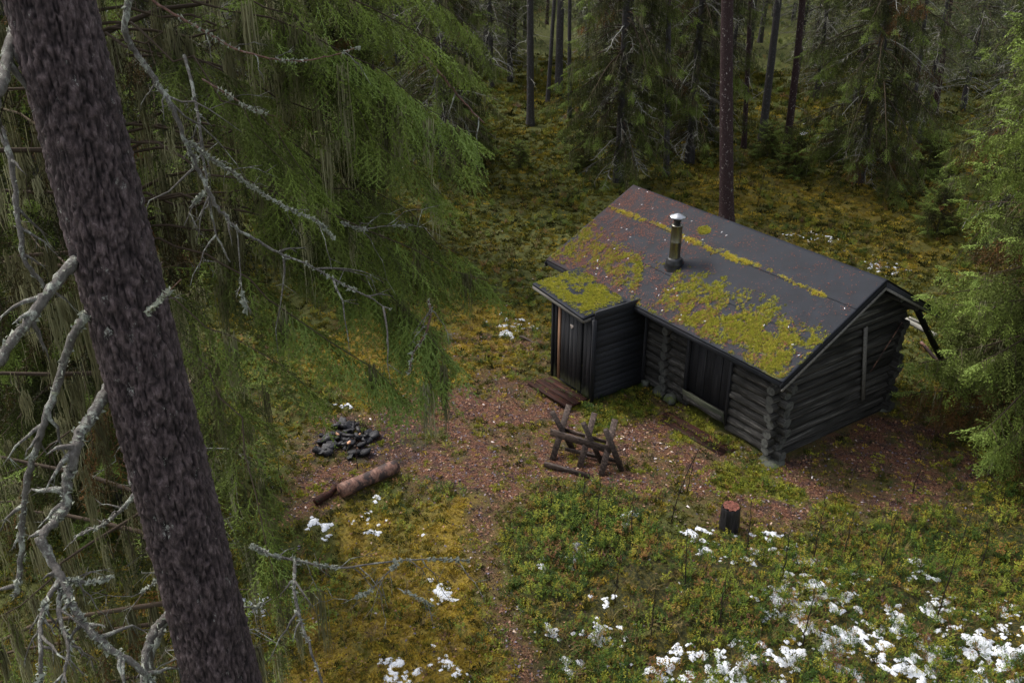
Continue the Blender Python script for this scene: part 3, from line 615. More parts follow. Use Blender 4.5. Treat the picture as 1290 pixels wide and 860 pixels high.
ms = roof_moss(x, y); k = r6.random(n) < np.clip(ms*1.1-.05, 0, 1); x, y, ms = x[k], y[k], ms[k]
nr = np.array((0, -ROOF_K, 1.))
V, T, t = bake(np.stack([x, y, fz(x, y)+.008+.018*ms*fbm(x*9, y*9, 2, 2)], 1), nr, r6.uniform(.4, .85, len(x)), r6.uniform(0, 6.28, len(x)), tuft(r6, 8, .04, .013, .04), np.clip(r6.normal(.55, .2, len(x)) + .35*(np.abs(y-SEAM_Y) < .12), 0, 1))
link('roof_moss', mesh_np('roof_moss', V, [T], M['mossr'], {'tint': t}), roof, kind='stuff')
n = 42000; x = r6.uniform(-ROOF_L+.05, -.05, n); y = r6.uniform(.03, RIDGE_Y-.03, n); k = r6.random(n) < np.clip(roof_rust(x, y)**1.7*1.5, 0.03, 1)*np.clip(fbm(x*7, y*7, 8, 3)*4-1.3, .05, 1); x, y = x[k], y[k]; tt = r6.random(len(x))*.92; tt[r6.random(len(x)) < .004] = 1.
VT = (np.array([(-.5, -.12, 0), (.5, -.12, .1), (.5, .12, 0), (-.5, .12, .12)])*.045, np.array([(0, 1, 2), (0, 2, 3)]))
V, T, t = bake(np.stack([x, y, fz(x, y)+.026], 1), nr, np.where(tt == 1., .9, r6.uniform(.25, .75, len(x))), r6.uniform(0, 6.28, len(x)), VT, tt)
link('roof_litter', mesh_np('roof_litter', V, [T], M['debris'], {'tint': t}), roof, kind='stuff')
# steel flue
fp = RF(849, 334); fx, fy = fp[0], fp[1]; fb = EAVE_Z + ROOF_K*fy
def lathe(prof, sides=20):
    a = np.arange(sides)*2*math.pi/sides; V = np.array([[(r*math.cos(t), r*math.sin(t), z) for t in a] for r, z in prof]).reshape(-1, 3)
    n = len(prof); i = np.arange(n-1)[:, None]*sides; j = np.arange(sides)[None]; k = (j+1) % sides
    return V, None, np.stack([i+j, i+k, i+sides+k, i+sides+j], -1).reshape(-1, 4)
def latheobj(name, prof, mat, parent, loc, sides=20, jit=0, label=None):
    mm = MB(); V, T, Q = lathe(prof, sides)
    if jit: V = V + np.random.default_rng(4).normal(0, jit, V.shape)
    mm.add(V, T, Q); return link(name, mm.mesh(name, mat, True), parent, loc, label=label)
flue = latheobj('chimney_flue', [(.122, -.1), (.122, 0), (.125, .012), (.125, .03), (.122, .04), (.122, .42), (.126, .43), (.122, .44), (.122, .80), (.126, .81), (.122, .82), (.10, .83), (.065, .832)], M['flue'], cabin, (fx, fy, fb+.12))
latheobj('flue_neck', [(.07, .80), (.07, .90), (.085, .91), (.085, .95), (.07, .96), (.07, 1.0)], M['rubber'], flue, (0, 0, 0))
latheobj('rain_cap', [(.02, .985), (.17, 1.0), (.185, .99), (.187, 1.005), (.17, 1.025), (.10, 1.05), (.03, 1.075), (.001, 1.08)], M['cap'], flue, (0, 0, 0))
latheobj('flue_collar', [(.215, -.22), (.205, -.14), (.195, -.06), (.20, -.02), (.17, .02), (.175, .05), (.15, .08), (.13, .09), (.124, .08)], M['rubber'], flue, (0, 0, -.02), 16, .008)
# plank and thin lath on the gable
part_beam('upright_plank', cabin, (GX+.14, 2.78, 2.35), (GX+.14, 3.16, .55), .035, .10, M['greyboard'], 0, label='grey upright plank nailed to the gable')
part_beam('thin_lath', cabin, (GX+.17, 3.98, 2.14), (GX+.17, 3.19, 1.22), .02, .03, M['barewood'], label='thin brown lath leaning across the gable')

# ------------------------------------------------------------------ the outhouse built against the front wall
SX0, SX1, SY, SBY = -5.585, -4.18, -1.077, .42
oh = thing('outhouse', 'black boarded outhouse with mossy flat roof against the cabin front', 'outhouse', (SX0, SY, 0))
O = lambda x, y, z: (x-SX0, y-SY, z)
for k in range(15):   # lapped cladding on the right side
    z = .10 + k*.138; part_box('cladding_board', oh, O(SX1+.0, (SY+SBY)/2+.02, z+.065), (.022, SBY-SY-.08, .145), M['board'], R=Matrix.Rotation(-.10, 3, 'Y'), bev=.003)
for k in range(15):
    z = .10 + k*.138; part_box('cladding_board', oh, O(SX0, (SY+SBY)/2+.02, z+.065), (.022, SBY-SY-.08, .145), M['board'], R=Matrix.Rotation(.10, 3, 'Y'), bev=.003)
M['mould'] = mat_grain('mouldy_board', (.006, .0065, .008), (.022, .022, .025), (.055, .055, .055), (45, 45, 1.2), .6, .002, spec=.2)
def mat_mould():
    m = M['mould']; nt = m.node_tree; b = nt.nodes['Principled BSDF']; src = b.inputs['Base Color'].links[0].from_socket
    t = nt.nodes.new('ShaderNodeTexCoord'); sp = nt.nodes.new('ShaderNodeSeparateXYZ'); nt.links.new(t.outputs['Object'], sp.inputs[0])
    n = noise(nt, 1, 4, .6, coords(nt, (30, 30, 2))); a = nt.nodes.new('ShaderNodeMath'); a.operation = 'MULTIPLY_ADD'; a.inputs[1].default_value = .9
    nt.links.new(n.outputs[0], a.inputs[0]); nt.links.new(sp.outputs[2], a.inputs[2])
    r = ramp(nt, [(0, (1, 1, 1)), (.001, (1, 1, 1))]); r.color_ramp.elements[0].position = .0; r.color_ramp.elements[1].position = .12
    mr = nt.nodes.new('ShaderNodeMapRange'); mr.inputs[1].default_value = -.42; mr.inputs[2].default_value = -.25; mr.inputs[3].default_value = 1; mr.inputs[4].default_value = 0
    nt.links.new(a.outputs[0], mr.inputs[0]); nt.nodes.remove(r)
    nt.links.new(mix(nt, mr.outputs[0], src, (.14, .15, .09)), b.inputs['Base Color'])
mat_mould()
part_box('front_board', oh, O(SX0+.055, SY, 1.05), (.10, .03, 1.95), M['mould'])
part_box('batten', oh, O(-5.34, SY-.035, 1.06), (.075, .035, 1.84), M['batten'], label='bare light brown batten beside the door')
door = part_box('door', oh, O(-4.90, SY-.012, 1.07), (.72, .02, 1.80), M['board_v'])
for k in range(5): part_box('plank', door, (-.29+k*.145, -.022-.004*(k % 2), 0), (.138, .024, 1.80+.02*(k % 3)), M['mould'])
mm = MB(); th = np.linspace(0, 2*math.pi, 26, endpoint=False)
hxs = 16*np.sin(th)**3; hzs = 13*np.cos(th)-5*np.cos(2*th)-2*np.cos(3*th)-np.cos(4*th)
V = np.vstack([np.stack([hxs*.0036, np.full(26, -.005), hzs*.0036], 1), np.stack([hxs*.0036, np.full(26, .005), hzs*.0036], 1), [(0, -.005, 0)]])
mm.add(V, [(52, i, (i+1) % 26) for i in range(26)], [(i, i+26, (i+1) % 26+26, (i+1) % 26) for i in range(26)])
M['heart'] = mat_grain('pale_heart', (.35, .28, .24), (.6, .52, .47), None, (20, 20, 20), .7, .002)
link('heart', mm.mesh('heart', M['heart']), door, (.03, -.045, .56))
part_box('front_board', oh, O(-4.45, SY, 1.05), (.13, .03, 1.93), M['mould']); part_box('front_board', oh, O(-4.32, SY, 1.05), (.12, .032, 1.93), M['mould'])
for x in (SX0-.012, SX1+.015): part_box('corner_board', oh, O(x, SY-.005, 1.05), (.05, .10, 1.98), M['board_v'])
part_box('corner_board', oh, O(SX1+.02, SBY-.02, 1.08), (.045, .08, 2.0), M['board_v'])
part_box('floor_board', oh, O((SX0+SX1)/2, (SY+SBY)/2, .06), (SX1-SX0-.06, SBY-SY-.06, .05), M['board'])
# roof slab from its four corners in space
def onplane(u, v, x=None, y=None): return FX(u, v, x) if x is not None else FY(u, v, y)
RA = G(671, 357, 2.20); RB = G(735, 401, 2.10); RC = np.array([-4.02, .42, 0]); RC = FY(806, 373, .42)
nrm = np.cross(RB-RA, RC-RB); nrm /= np.linalg.norm(nrm)
if nrm[2] < 0: nrm = -nrm
RD = RA + (RC - RB)
RDm = RD + (RD - RA)*0.0
def oz(x, y): return RA[2] - (nrm[0]*(x-RA[0]) + nrm[1]*(y-RA[1]))/nrm[2]
ug = np.linspace(0, 1, 32); U, Vv = np.meshgrid(ug, ug, indexing='ij'); PP = RA + (RB-RA)*U[..., None] + (RD-RA)*Vv[..., None]
PP[..., 2] += .006*(fbm(PP[..., 0]*3, PP[..., 1]*3, 1, 3)-.5); P1 = PP.reshape(-1, 3); N = len(P1); I = np.arange(N).reshape(32, 32)
q = np.stack([I[:-1, :-1], I[1:, :-1], I[1:, 1:], I[:-1, 1:]], -1).reshape(-1, 4); e = [np.stack([l[1:], l[:-1], l[:-1]+N, l[1:]+N], -1) for l in (I[:, 0], I[-1, :], I[::-1, -1], I[0, ::-1])]
AB = np.array([SX0, SY, 0]); VV = np.vstack([P1, P1-[0, 0, .05]]) - AB
def oh_moss(x, y):
    d = np.stack([x-RA[0], y-RA[1]], -1); ab = (RB-RA)[:2]; ad = (RD-RA)[:2]; Mi = np.linalg.inv(np.stack([ab, ad], 1)); uv = d @ Mi.T
    e = np.minimum.reduce([uv[..., 0]+.04, 1-uv[..., 0]-.01, uv[..., 1]-.03, 1.05-uv[..., 1]])
    a = np.clip(e*5+.25*(fbm(x*6, y*6, 7, 3)-.5), 0, 1)*np.clip(fbm(x*4, y*4, 77, 4)*5-1.3, 0, 1)*np.clip(fbm(x*15, y*15, 3, 3)*5-1.3, .25, 1); c = np.clip(1-np.hypot(uv[..., 0]-1, uv[..., 1])/.2, 0, 1); l = np.clip(1-np.hypot(uv[..., 0]-.1, uv[..., 1]-.75)/.35, 0, 1)
    return a*(1-c)*(1-l)
oroof = link('roof', mesh_np('roof', VV, [np.vstack([q, q[:, ::-1]+N]+e)], M['felt'], dict(rust=np.full(2*N, .35), moss=oh_moss(VV[:, 0]+SX0, VV[:, 1]+SY))), oh)
n = 9000; a = r6.random(n); b_ = r6.random(n); P = RA + (RB-RA)*a[:, None] + (RD-RA)*b_[:, None]; ms = oh_moss(P[:, 0], P[:, 1]); k = r6.random(n) < ms*1.1; P, ms = P[k], ms[k]
P[:, 2] += .004 + .02*ms*fbm(P[:, 0]*9, P[:, 1]*9, 5, 2)
V, T, t = bake(P-AB, nrm, r6.uniform(.45, .95, len(P)), r6.uniform(0, 6.28, len(P)), tuft(r6, 8, .045, .014, .04), np.clip(r6.normal(.6, .18, len(P)), 0, 1))
link('roof_moss', mesh_np('roof_moss', V, [T], M['mossr'], {'tint': t}), oroof, kind='stuff')
for (a, b_, ) in ((RA, RB), (RB, RC), (RA, RD)):
    d = (b_-a)/np.linalg.norm(b_-a); part_beam('fascia_board', oh, a-AB-[0, 0, .085]+d*.01, b_-AB-[0, 0, .085]-d*.01, .028, .065, M['greyboard'])
# soffit wedge between wall tops and roof
part_box('top_beam', oh, O((SX0+SX1)/2, SY+.02, 2.0), (SX1-SX0, .05, .12), M['board']); part_box('top_beam', oh, O(SX1, (SY+SBY)/2, 2.14), (.05, SBY-SY-.05, .16), M['board'])
# ------------------------------------------------------------------ small things in the yard
st = thing('wooden_step', 'dark red wet plank step in front of the outhouse door', 'step', (-4.9, -1.4, 0), R_(1))
for k in range(3): part_box('plank', st, (.02*k, -.27+k*.2, .085+.008*k), (1.45-.06*k, .185, .05), M['wetwood'], R=Matrix.Rotation(R_(-2), 3, 'Y'))
for x in (-.55, .5): part_box('bearer', st, (x, 0, .03), (.10, .6, .06), M['wetwood'])
bw = thing('board_walk', 'low dark boards sunk in litter along the cabin front wall', 'boardwalk', (-2.0, .1, 0), R_(3))
for k in range(2): part_box('plank', bw, (.05*k, -.05-.22*k, .002), (1.9-.2*k, .2, .02), M['wetwood'])
# saw horse: three pairs of crossed legs with rails
sw = thing('sawbuck', 'brown wooden sawbuck with three crossed leg pairs in the yard', 'sawbuck', tuple(G(738, 586)))
sb = np.array(G(738, 586))
feetF = [(696, 579), (730, 590), (757, 600)]; feetB = [(722, 567), (757, 581), (783, 592)]; topF = [(696, 519), (735, 533), (763, 541)]; topB = [(717, 510), (749, 520), (775, 528)]
for i in range(3):
    f = G(*feetF[i]); bk = G(*feetB[i]); tB = G(*topB[i], .88); tF = G(*topF[i], .88)
    part_beam('leg', sw, f-sb, tB-sb, .12, .10, M['brownwood'], .3); part_beam('leg', sw, bk-sb, tF-sb, .12, .10, M['brownwood'], .2)
def rail(u1, v1, z1, u2, v2, z2, w=.055, t=.15): part_beam('rail', sw, G(u1, v1, z1)-sb, G(u2, v2, z2)-sb, w, t, M['brownwood'])
rail(694, 544, .44, 769, 567, .44); rail(711, 541, .44, 765, 557, .44, .035, .08); rail(686, 584, .08, 743, 600, .08, .06, .10); rail(712, 565, .10, 783, 582, .10, .05, .07); rail(700, 548, .38, 716, 552, .38, .05, .1)
# chopping block
p = G(918, 663); ch = thing('chopping_block', 'charred black upright stump with crumbling red top beside the snow', 'stump', (p[0], p[1], hz(p[0], p[1])))
th = np.arange(28)*2*math.pi/28; r8 = np.random.default_rng(8); V = []
for zz, rr in ((-.05, .19), (.05, .18), (.15, .172), (.25, .168), (.35, .165), (.44, .163), (.475, .15)):
    V.append(np.stack([np.cos(th)*rr*(1+.07*np.sin(th*9+zz)+r8.normal(0, .02, 28)), np.sin(th)*rr*(1+.07*np.sin(th*9)+r8.normal(0, .02, 28)), np.full(28, zz)+r8.normal(0, .006, 28)], 1))
V = np.concatenate(V); i = np.arange(6)[:, None]*28; j = np.arange(28)[None]; kk = (j+1) % 28; Q = np.stack([i+j, i+kk, i+28+kk, i+28+j], -1).reshape(-1, 4)
mm = MB(); mm.add(V, Q=Q); link('trunk', mm.mesh('trunk', M['char']), ch)
g = np.linspace(-.165, .165, 18); X, Y = np.meshgrid(g, g, indexing='ij'); Z = .47 + .05*fbm(X*22, Y*22, 3, 3) - .02*(X > .05); k = np.hypot(X, Y) < .158; I = np.arange(324).reshape(18, 18)
kk = k[:-1, :-1] & k[1:, 1:] & k[1:, :-1] & k[:-1, 1:]; q = np.stack([I[:-1, :-1], I[1:, :-1], I[1:, 1:], I[:-1, 1:]], -1)[kk]; mm = MB(); mm.add(np.stack([X.ravel(), Y.ravel(), Z.ravel()], 1), Q=q)
link('crumbled_top', mm.mesh('crumbled_top', M['redtop']), ch)
# the lying log
a = np.array(G(429, 618, .14)); b_ = np.array(G(499, 587, .13))
lg = thing('fallen_log', 'short brown bare log lying beside the fire pit', 'log', tuple((a+b_)/2*[1, 1, 0]))
t = np.linspace(0, 1, 14); P = a + (b_-a)*t[:, None] - (a+b_)/2*[1, 1, 0]; V, T, Q = tube(P, .135*(1+.05*np.sin(t*9)), 14); V += .01*(vn(V[:, 0]*9, V[:, 1]*9, V[:, 2]*9)-.5)[:, None]
mm = MB(); mm.add(V, T, Q); link('trunk', mm.mesh('trunk', M['barewood']), lg)
def logthing(label, u1, v1, z1, u2, v2, z2, r, mat, name='branch_wood', cat='branch', grp=None, sides=8):
    a = np.array(G(u1, v1, z1)); b_ = np.array(G(u2, v2, z2)); c = (a+b_)/2; t = np.linspace(0, 1, 9)
    P = a-c+(b_-a)*t[:, None]; P[:, 2] += .02*np.sin(t*8); V, T, Q = tube(P, r*(1-.3*t), sides); mm = MB(); mm.add(V, T, Q, .6); o = link(name, mm.mesh(name, mat), None, c); tag(o, label, cat, grp); return o
logthing('dark rotten log half sunk below the brown log', 398, 633, .04, 424, 614, .06, .08, M['wetwood'], 'rotten_log', 'log')
logthing('thin grey stick lying on brown litter left of the outhouse', 655, 424, .04, 682, 434, .03, .035, M['brownwood'], 'ground_stick', 'stick')
logthing('short dark stick on the moss left of the outhouse step', 462, 480, .04, 485, 470, .05, .03, M['brownwood'], 'ground_stick', 'stick')
# fire pit
p = G(435, 556); fp_ = thing('fire_pit', 'heap of sooty stones and charred wood beside the brown log', 'fire pit', (p[0], p[1], 0))
def stone_mesh(seed, mat, name):
    r = np.random.default_rng(seed); V, T, Q = tube([(0, 0, -.5), (0, 0, -.42), (0, 0, .38), (0, 0, .48)], [.35, .55, .55, .35], 5); V = V + r.normal(0, .09, V.shape); mm = MB(); mm.add(V, T, Q); return mm.mesh(name, mat)
SM = [stone_mesh(s, M['stone'], 'stone') for s in range(5)]; SE = [stone_mesh(s+9, M['ember'], 'wood_chunk') for s in range(2)]
rs = random.Random(12)
for k in range(46):
    an = rs.uniform(0, 6.28); rr = .70*math.sqrt(rs.random()); x, y = math.cos(an)*rr*1.05, math.sin(an)*rr*.95; s = rs.uniform(.09, .24)
    o = link('stone', rs.choice(SM), fp_, (x, y, s*.18+.05*rs.random()), (rs.uniform(0, .6), rs.uniform(0, .6), rs.uniform(0, 6))); o.scale = (s*rs.uniform(1.0, 1.7), s, s*rs.uniform(.3, .6))
for k in range(7):
    x, y = rs.uniform(-.35, .3), rs.uniform(-.1, .45); part_beam('charred_wood', fp_, (x, y, .10), (x+rs.uniform(-.3, .3), y+rs.uniform(-.25, .25), .16), .07, .06, M['char'])
for k in range(3):
    o = link('wood_chunk', rs.choice(SE), fp_, (rs.uniform(-.45, .3), rs.uniform(-.2, .5), .15), (0, rs.uniform(0, 1), rs.uniform(0, 6)), label='pale split wood end'); s = rs.uniform(.04, .06); o.scale = (s*1.6, s, s*.7)
# poles behind the right gable
def pole(label, a, b_, r, mat, cat='pole'):
    a = np.array(a, float); b_ = np.array(b_, float); c = (a+b_)/2; t = np.linspace(0, 1, 9); P = a-c+(b_-a)*t[:, None]; V, T, Q = tube(P, r, 8); V += .012*(vn(V[:, 0]*5, V[:, 1]*5, V[:, 2]*5)-.5)[:, None]
    mm = MB(); mm.add(V, T, Q, .7); o = link('leaning_pole', mm.mesh('leaning_pole', mat), None, c); tag(o, label, cat); return o
pole('thick black pole leaning against the right eave of the cabin', G(1196, 472, 0), G(1154, 388, 2.2), .07, M['board'])
pole('pale mossy pole lying level behind the right gable', G(1140, 402, 1.3), G(1180, 424, 1.2), .06, M['deadtwig'])
pole('upper thin grey pole behind the right gable corner', G(1145, 400, 1.6), G(1165, 408, 1.55), .035, M['deadtwig'])
pole('brown bare pole behind the black leaning pole', G(1160, 430, .6), G(1188, 462, .2), .04, M['barewood'])

# ------------------------------------------------------------------ trees
def spray_lod(rng, lod):
    """one flat drooping spruce spray along +X, about .3 m"""
    V = []; T = []
    def needle(p, d, l, w):
        sd = np.cross(d, rng.normal(0, 1, 3)); sd /= np.linalg.norm(sd)+1e-9; n = len(V); V.extend([p - sd*w*.5, p + sd*w*.5, p + d*l]); T.append((n, n+1, n+2))
    def stemlet(p0, d, L, nn, nl, nw):
        w = .0025 if lod == 0 else .004; p1 = p0 + d*L + np.array([0, 0, -.12*L]); n = len(V); sd = np.array([-d[1], d[0], 0])*w
        V.extend([p0-sd, p0+sd, p1]); T.append((n, n+1, n+2))
        for k in range(nn):
            t = (k+.5)/nn; p = p0 + (p1-p0)*t; s = 1 if k % 2 else -1
            side = np.array([-d[1], d[0], 0])*s; dd = d*.75 + side*.7 + np.array([0, 0, rng.uniform(-.45, .35)]); dd /= np.linalg.norm(dd)
            needle(p, dd, nl*rng.uniform(.8, 1.2), nw)
    main = np.array([1., 0, 0])
    if lod == 0:
        stemlet(np.zeros(3), main, .30, 22, .019, .0095)
        for x, s, L in ((.02, 1, .10), (.045, -1, .11), (.08, 1, .10), (.11, -1, .095), (.145, 1, .08), (.175, -1, .075), (.215, 1, .055)):
            a = R_((46+rng.uniform(-8, 8))*s); stemlet(np.array([x, 0, -.01]), np.array([math.cos(a), math.sin(a), -.15]), L, 7, .018, .0095)
    elif lod == 1:
        stemlet(np.zeros(3), main, .32, 6, .055, .026)
        for x, s, L in ((.03, 1, .16), (.06, -1, .17), (.12, 1, .14), (.16, -1, .12), (.21, 1, .08)):
            a = R_(46*s); stemlet(np.array([x, 0, -.01]), np.array([math.cos(a), math.sin(a), -.2]), L, 3, .05, .026)
    else:
        stemlet(np.zeros(3), main, .36, 3, .10, .05)
        for x, s, L in ((.03, 1, .2), (.10, -1, .2), (.17, 1, .15)):
            a = R_(46*s); stemlet(np.array([x, 0, -.01]), np.array([math.cos(a), math.sin(a), -.2]), L, 1, .10, .055)
    return np.array(V), np.array(T)
rt = np.random.default_rng(21)
SPR = [[spray_lod(rt, l) for _ in range(3)] for l in range(3)]
def norm(v): return v / (np.linalg.norm(v, axis=-1, keepdims=True)+1e-9)
def place(P, Dx, s, VT, tint, roll=None):
    n = len(P); V0, T0 = VT; k = len(V0); X = norm(Dx); up = np.tile([0, 0, 1.], (n, 1)) + 0.001; Y = norm(np.cross(up, X)); Z = np.cross(X, Y)
    if roll is not None: Y, Z = Y*np.cos(roll)[:, None]+Z*np.sin(roll)[:, None], -Y*np.sin(roll)[:, None]+Z*np.cos(roll)[:, None]
    V = P[:, None] + s[:, None, None]*(V0[None, :, 0, None]*X[:, None] + V0[None, :, 1, None]*Y[:, None] + V0[None, :, 2, None]*Z[:, None])
    T = (T0[None] + (np.arange(n)*k)[:, None, None]).reshape(-1, 3); return V.reshape(-1, 3), T, np.repeat(tint, k)
def strands(rng, P, L, w, nseg=3):
    """hanging beard lichen: thin wavy ribbons"""
    n = len(P); az = rng.uniform(0, 6.28, n); sd = np.stack([np.cos(az), np.sin(az), az*0], 1)*w[:, None]*.5; V = []
    for k in range(nseg+1):
        t = k/nseg; c = P - np.array([0, 0, 1.])*(L*t)[:, None] + rng.normal(0, .012, (n, 3))*t; ww = (1-t)**.6 if k else .5
        V += [c-sd*ww, c+sd*ww]
    V = np.stack(V, 1); k = V.shape[1]; q = np.array([(2*i, 2*i+1, 2*i+3, 2*i+2) for i in range(nseg)])
    return V.reshape(-1, 3), (q[None] + (np.arange(n)*k)[:, None, None]).reshape(-1, 4)
def ribbon_twigs(rng, P, Dd, L, w):
    """thin three-sided twigs, one triangle pair each"""
    n = len(P); Dd = norm(Dd); sd = norm(np.cross(Dd, rng.normal(0, 1, (n, 3))))*w[:, None]*.5; e = P + Dd*L[:, None]; m_ = P + Dd*(L*.5)[:, None] + rng.normal(0, 1, (n, 3))*(L*.06)[:, None]
    V = np.stack([P-sd, P+sd, m_+sd*.7, m_-sd*.7, e], 1).reshape(-1, 3); o = (np.arange(n)*5)[:, None, None]
    return V, (np.array([[2, 3, 4]])[None, :, ::-1]*1 + o).reshape(-1, 3), (np.array([[0, 1, 2, 3]])[None] + o).reshape(-1, 4)
def spruce_parts(seed, H, Rr, zb, lod, r0=.18, dens=1.0, step=.33, dead_to=None, azf=None, ztop_lod=None, lich=.3, node=.14, hang=.6, deadn=1.0, gap=.15, bright=0., first=.2, sag=None):
    """returns dict of meshes in local coordinates, base at the origin"""
    rng = np.random.default_rng(seed); out = {}
    z = np.linspace(-.4, H, 26); px = .04*np.sin(z*.5+seed); py = .04*np.cos(z*.4+seed); rad = r0*np.clip(1-z/(H*1.03), .03, 1)**.85; rad[:3] *= 1.15
    V, T, Q = tube(np.stack([px, py, z], 1), rad, 10); mm = MB(); mm.add(V, T, Q, .8); out['trunk'] = mm.mesh('trunk', M['barkg'], True)
    wood = MB(); SP = [[], [], []]; LP = []; DP = []; tw = []
    zz = zb
    while zz < H-.15:
        f = (zz-zb)/(H-zb); nbr = rng.integers(4, 7)
        L0 = Rr*((1-f)**.75)*(1 if f > .12 else .75+2*f) + .15; az0 = rng.uniform(0, 6.28)
        for b in range(nbr):
            az = az0 + b*6.283/nbr + rng.normal(0, .25); L = L0*rng.uniform(.65, 1.15)
            if rng.random() < gap: continue
            if azf is not None: L *= azf(az, zz)
            if L < .25: continue
            zs = zz + rng.uniform(-.12, .12); n = 9; bo = rng.normal(0, .10); dead = rng.random() < .09; t = np.linspace(0, 1, n); d = np.array([math.cos(az), math.sin(az), 0])
            up0 = .22 + .35*f; dr = (.75-.45*f)*rng.uniform(.7, 1.3)*(hang if sag is None else sag)/.6
            P = np.outer(t*L, d) + [0, 0, zs]; P[:, 2] += L*(up0*t - dr*t**1.7 + .16*t**4); P += rng.normal(0, .045 if lod == 0 else .02, (n, 3))*np.minimum(t, .6)[:, None]
            cz = np.array([px[np.searchsorted(z, zs)-1], py[np.searchsorted(z, zs)-1]]); P[:, :2] += cz
            if not (ztop_lod is not None and zs > ztop_lod):
                V, T, Q = tube(P, (.004+.007*L if lod == 0 else .006+.011*L)*(1-t*.9), 5 if lod == 0 else 3, False); wood.add(V, T, Q, rng.uniform(.2, 1))
            lo = lod if not (ztop_lod is not None and zs > ztop_lod) else 2
            ns = max(3, int(L/(node*(1, 1, 1.7)[lo]*(1 if lo == lod else 1.6)))); s = np.linspace(first+.05*rng.random(), 1, ns)
            Pi = np.stack([np.interp(s, t, P[:, c]) for c in range(3)], 1); Ti = norm(np.gradient(Pi, axis=0))
            for sg in (-1, 1):
                side = np.stack([-d[1]*np.ones(ns), d[0]*np.ones(ns), np.zeros(ns)], 1)*sg
                l = np.clip(.42*L*(1-s)**.65+.10, .12, .75)*rng.uniform(.7, 1.25, ns)*(.35+.65*np.clip(s*3, 0, 1))
                dn = hang*rng.uniform(.5, 2.6, ns)
                Dd = norm(Ti*rng.uniform(.2, .8, ns)[:, None] + side*rng.uniform(.5, .95, ns)[:, None] - np.array([0, 0, 1.])*dn[:, None])
                tw.append((Pi, Dd, l))
                m_ = max(1, int(round(.5/.19)))
                nk = np.maximum(1, np.ceil(l/(.19 if lo < 2 else .3))).astype(int)
                for k in range(int(nk.max())):
                    sel = (nk > k) & (rng.random(ns) < dens); 
                    if not sel.any(): continue
                    fr = (k+.15)/np.maximum(nk, 1)
                    pp = Pi + Dd*(l*fr)[:, None]; pp[:, 2] -= .25*l*fr**2
                    dd = Dd + rng.normal(0, .28, (ns, 3)); dd[:, 2] -= .25*fr
                    if lod == 0:
                        cl = fbm(pp[:, 0]*2.6+seed, pp[:, 1]*2.6, pp[:, 2]*3.4, 3); sel = sel & (cl > .44+rng.normal(0, .03, ns))
                        if not sel.any(): continue
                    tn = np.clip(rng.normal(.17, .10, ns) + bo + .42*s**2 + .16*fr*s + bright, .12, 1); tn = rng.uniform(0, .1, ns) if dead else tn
                    SP[lo].append((pp[sel], dd[sel], (rng.uniform(.75, 1.2, ns)*(1.15, 1, 1.35)[lo])[sel], tn[sel], rng.normal(0, .6, ns)[sel]))
            SP[lo].append((Pi[-2:], Ti[-2:], np.full(2, 1.), np.full(2, .9), np.zeros(2)))
            if rng.random() < lich*2:
                kq = rng.integers(1, max(2, int(ns*lich*1.6)+1)); ii = rng.integers(0, ns, kq); LP.append(Pi[ii])
        zz += step*rng.uniform(.75, 1.25)*(1 if f < .5 else .8)
    # dead lower branches and bare inner twigs
    dz = zb + (.5 if dead_to is None else dead_to); nd = int(26*deadn)
    for k in range(nd):
        zs = rng.uniform(min(.8, dz*.3), dz); az = rng.uniform(0, 6.28); L = rng.uniform(.5, 1.0)*Rr*.75*(1 if azf is None or zs > 9.5 else .3); d = np.array([math.cos(az), math.sin(az), 0]); t = np.linspace(0, 1, 7)
        P = np.outer(t*L, d) + [0, 0, zs]; P[:, 2] += L*(.1*t - rng.uniform(.2, .7)*t**1.6); P += rng.normal(0, .02, P.shape)
        V, T, Q = tube(P, (.005+.008*L)*(1-t*.8)*(1, 1.5, 1.6)[lod], 3, False); DP.append(('t', V, T, Q))
        s = rng.uniform(.2, 1, int((14 if lod < 2 else 7)*L)+2); Pi = np.stack([np.interp(s, t, P[:, c]) for c in range(3)], 1); n = len(s)
        Dd = d*.6 + np.array([-d[1], d[0], 0])*rng.choice([-1, 1], n)[:, None]*.8 + np.array([0, 0, -.5])+rng.normal(0, .25, (n, 3))
        V, T, Q = ribbon_twigs(rng, Pi, Dd, rng.uniform(.1, .45, n), np.full(n, (.006, .014, .016)[lod])); DP.append(('r', V, T, Q))
    # wood of side twigs
    if tw and lod < 2:
        Pi = np.concatenate([a[0] for a in tw]); Dd = np.concatenate([a[1] for a in tw]); l = np.concatenate([a[2] for a in tw]); k = rng.random(len(l)) < (.9 if lod == 0 else .6)
        V, T, Q = ribbon_twigs(rng, Pi[k], Dd[k], l[k], np.full(k.sum(), .008 if lod == 0 else .012)); wood.add(V, T, Q, np.repeat(rng.random(k.sum()), 5))
    out['limbs'] = wood.mesh('limbs', M['twigbrown'])
    fo = MB()
    for lo in range(3):
        if not SP[lo]: continue
        A = [np.concatenate([a[c] for a in SP[lo]]) for c in range(5)]; ch = rng.integers(0, 3, len(A[0]))
        for c in range(3):
            k = ch == c
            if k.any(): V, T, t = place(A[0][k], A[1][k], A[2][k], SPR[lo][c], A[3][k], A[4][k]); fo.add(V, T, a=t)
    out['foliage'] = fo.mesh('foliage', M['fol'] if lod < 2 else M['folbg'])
    if DP:
        dm = MB()
        for _, V, T, Q in DP: dm.add(V, T, Q, np.clip(rng.normal(.6, .25), 0, 1))
        out['dead_branches'] = dm.mesh('dead_branches', M['deadtwig'])
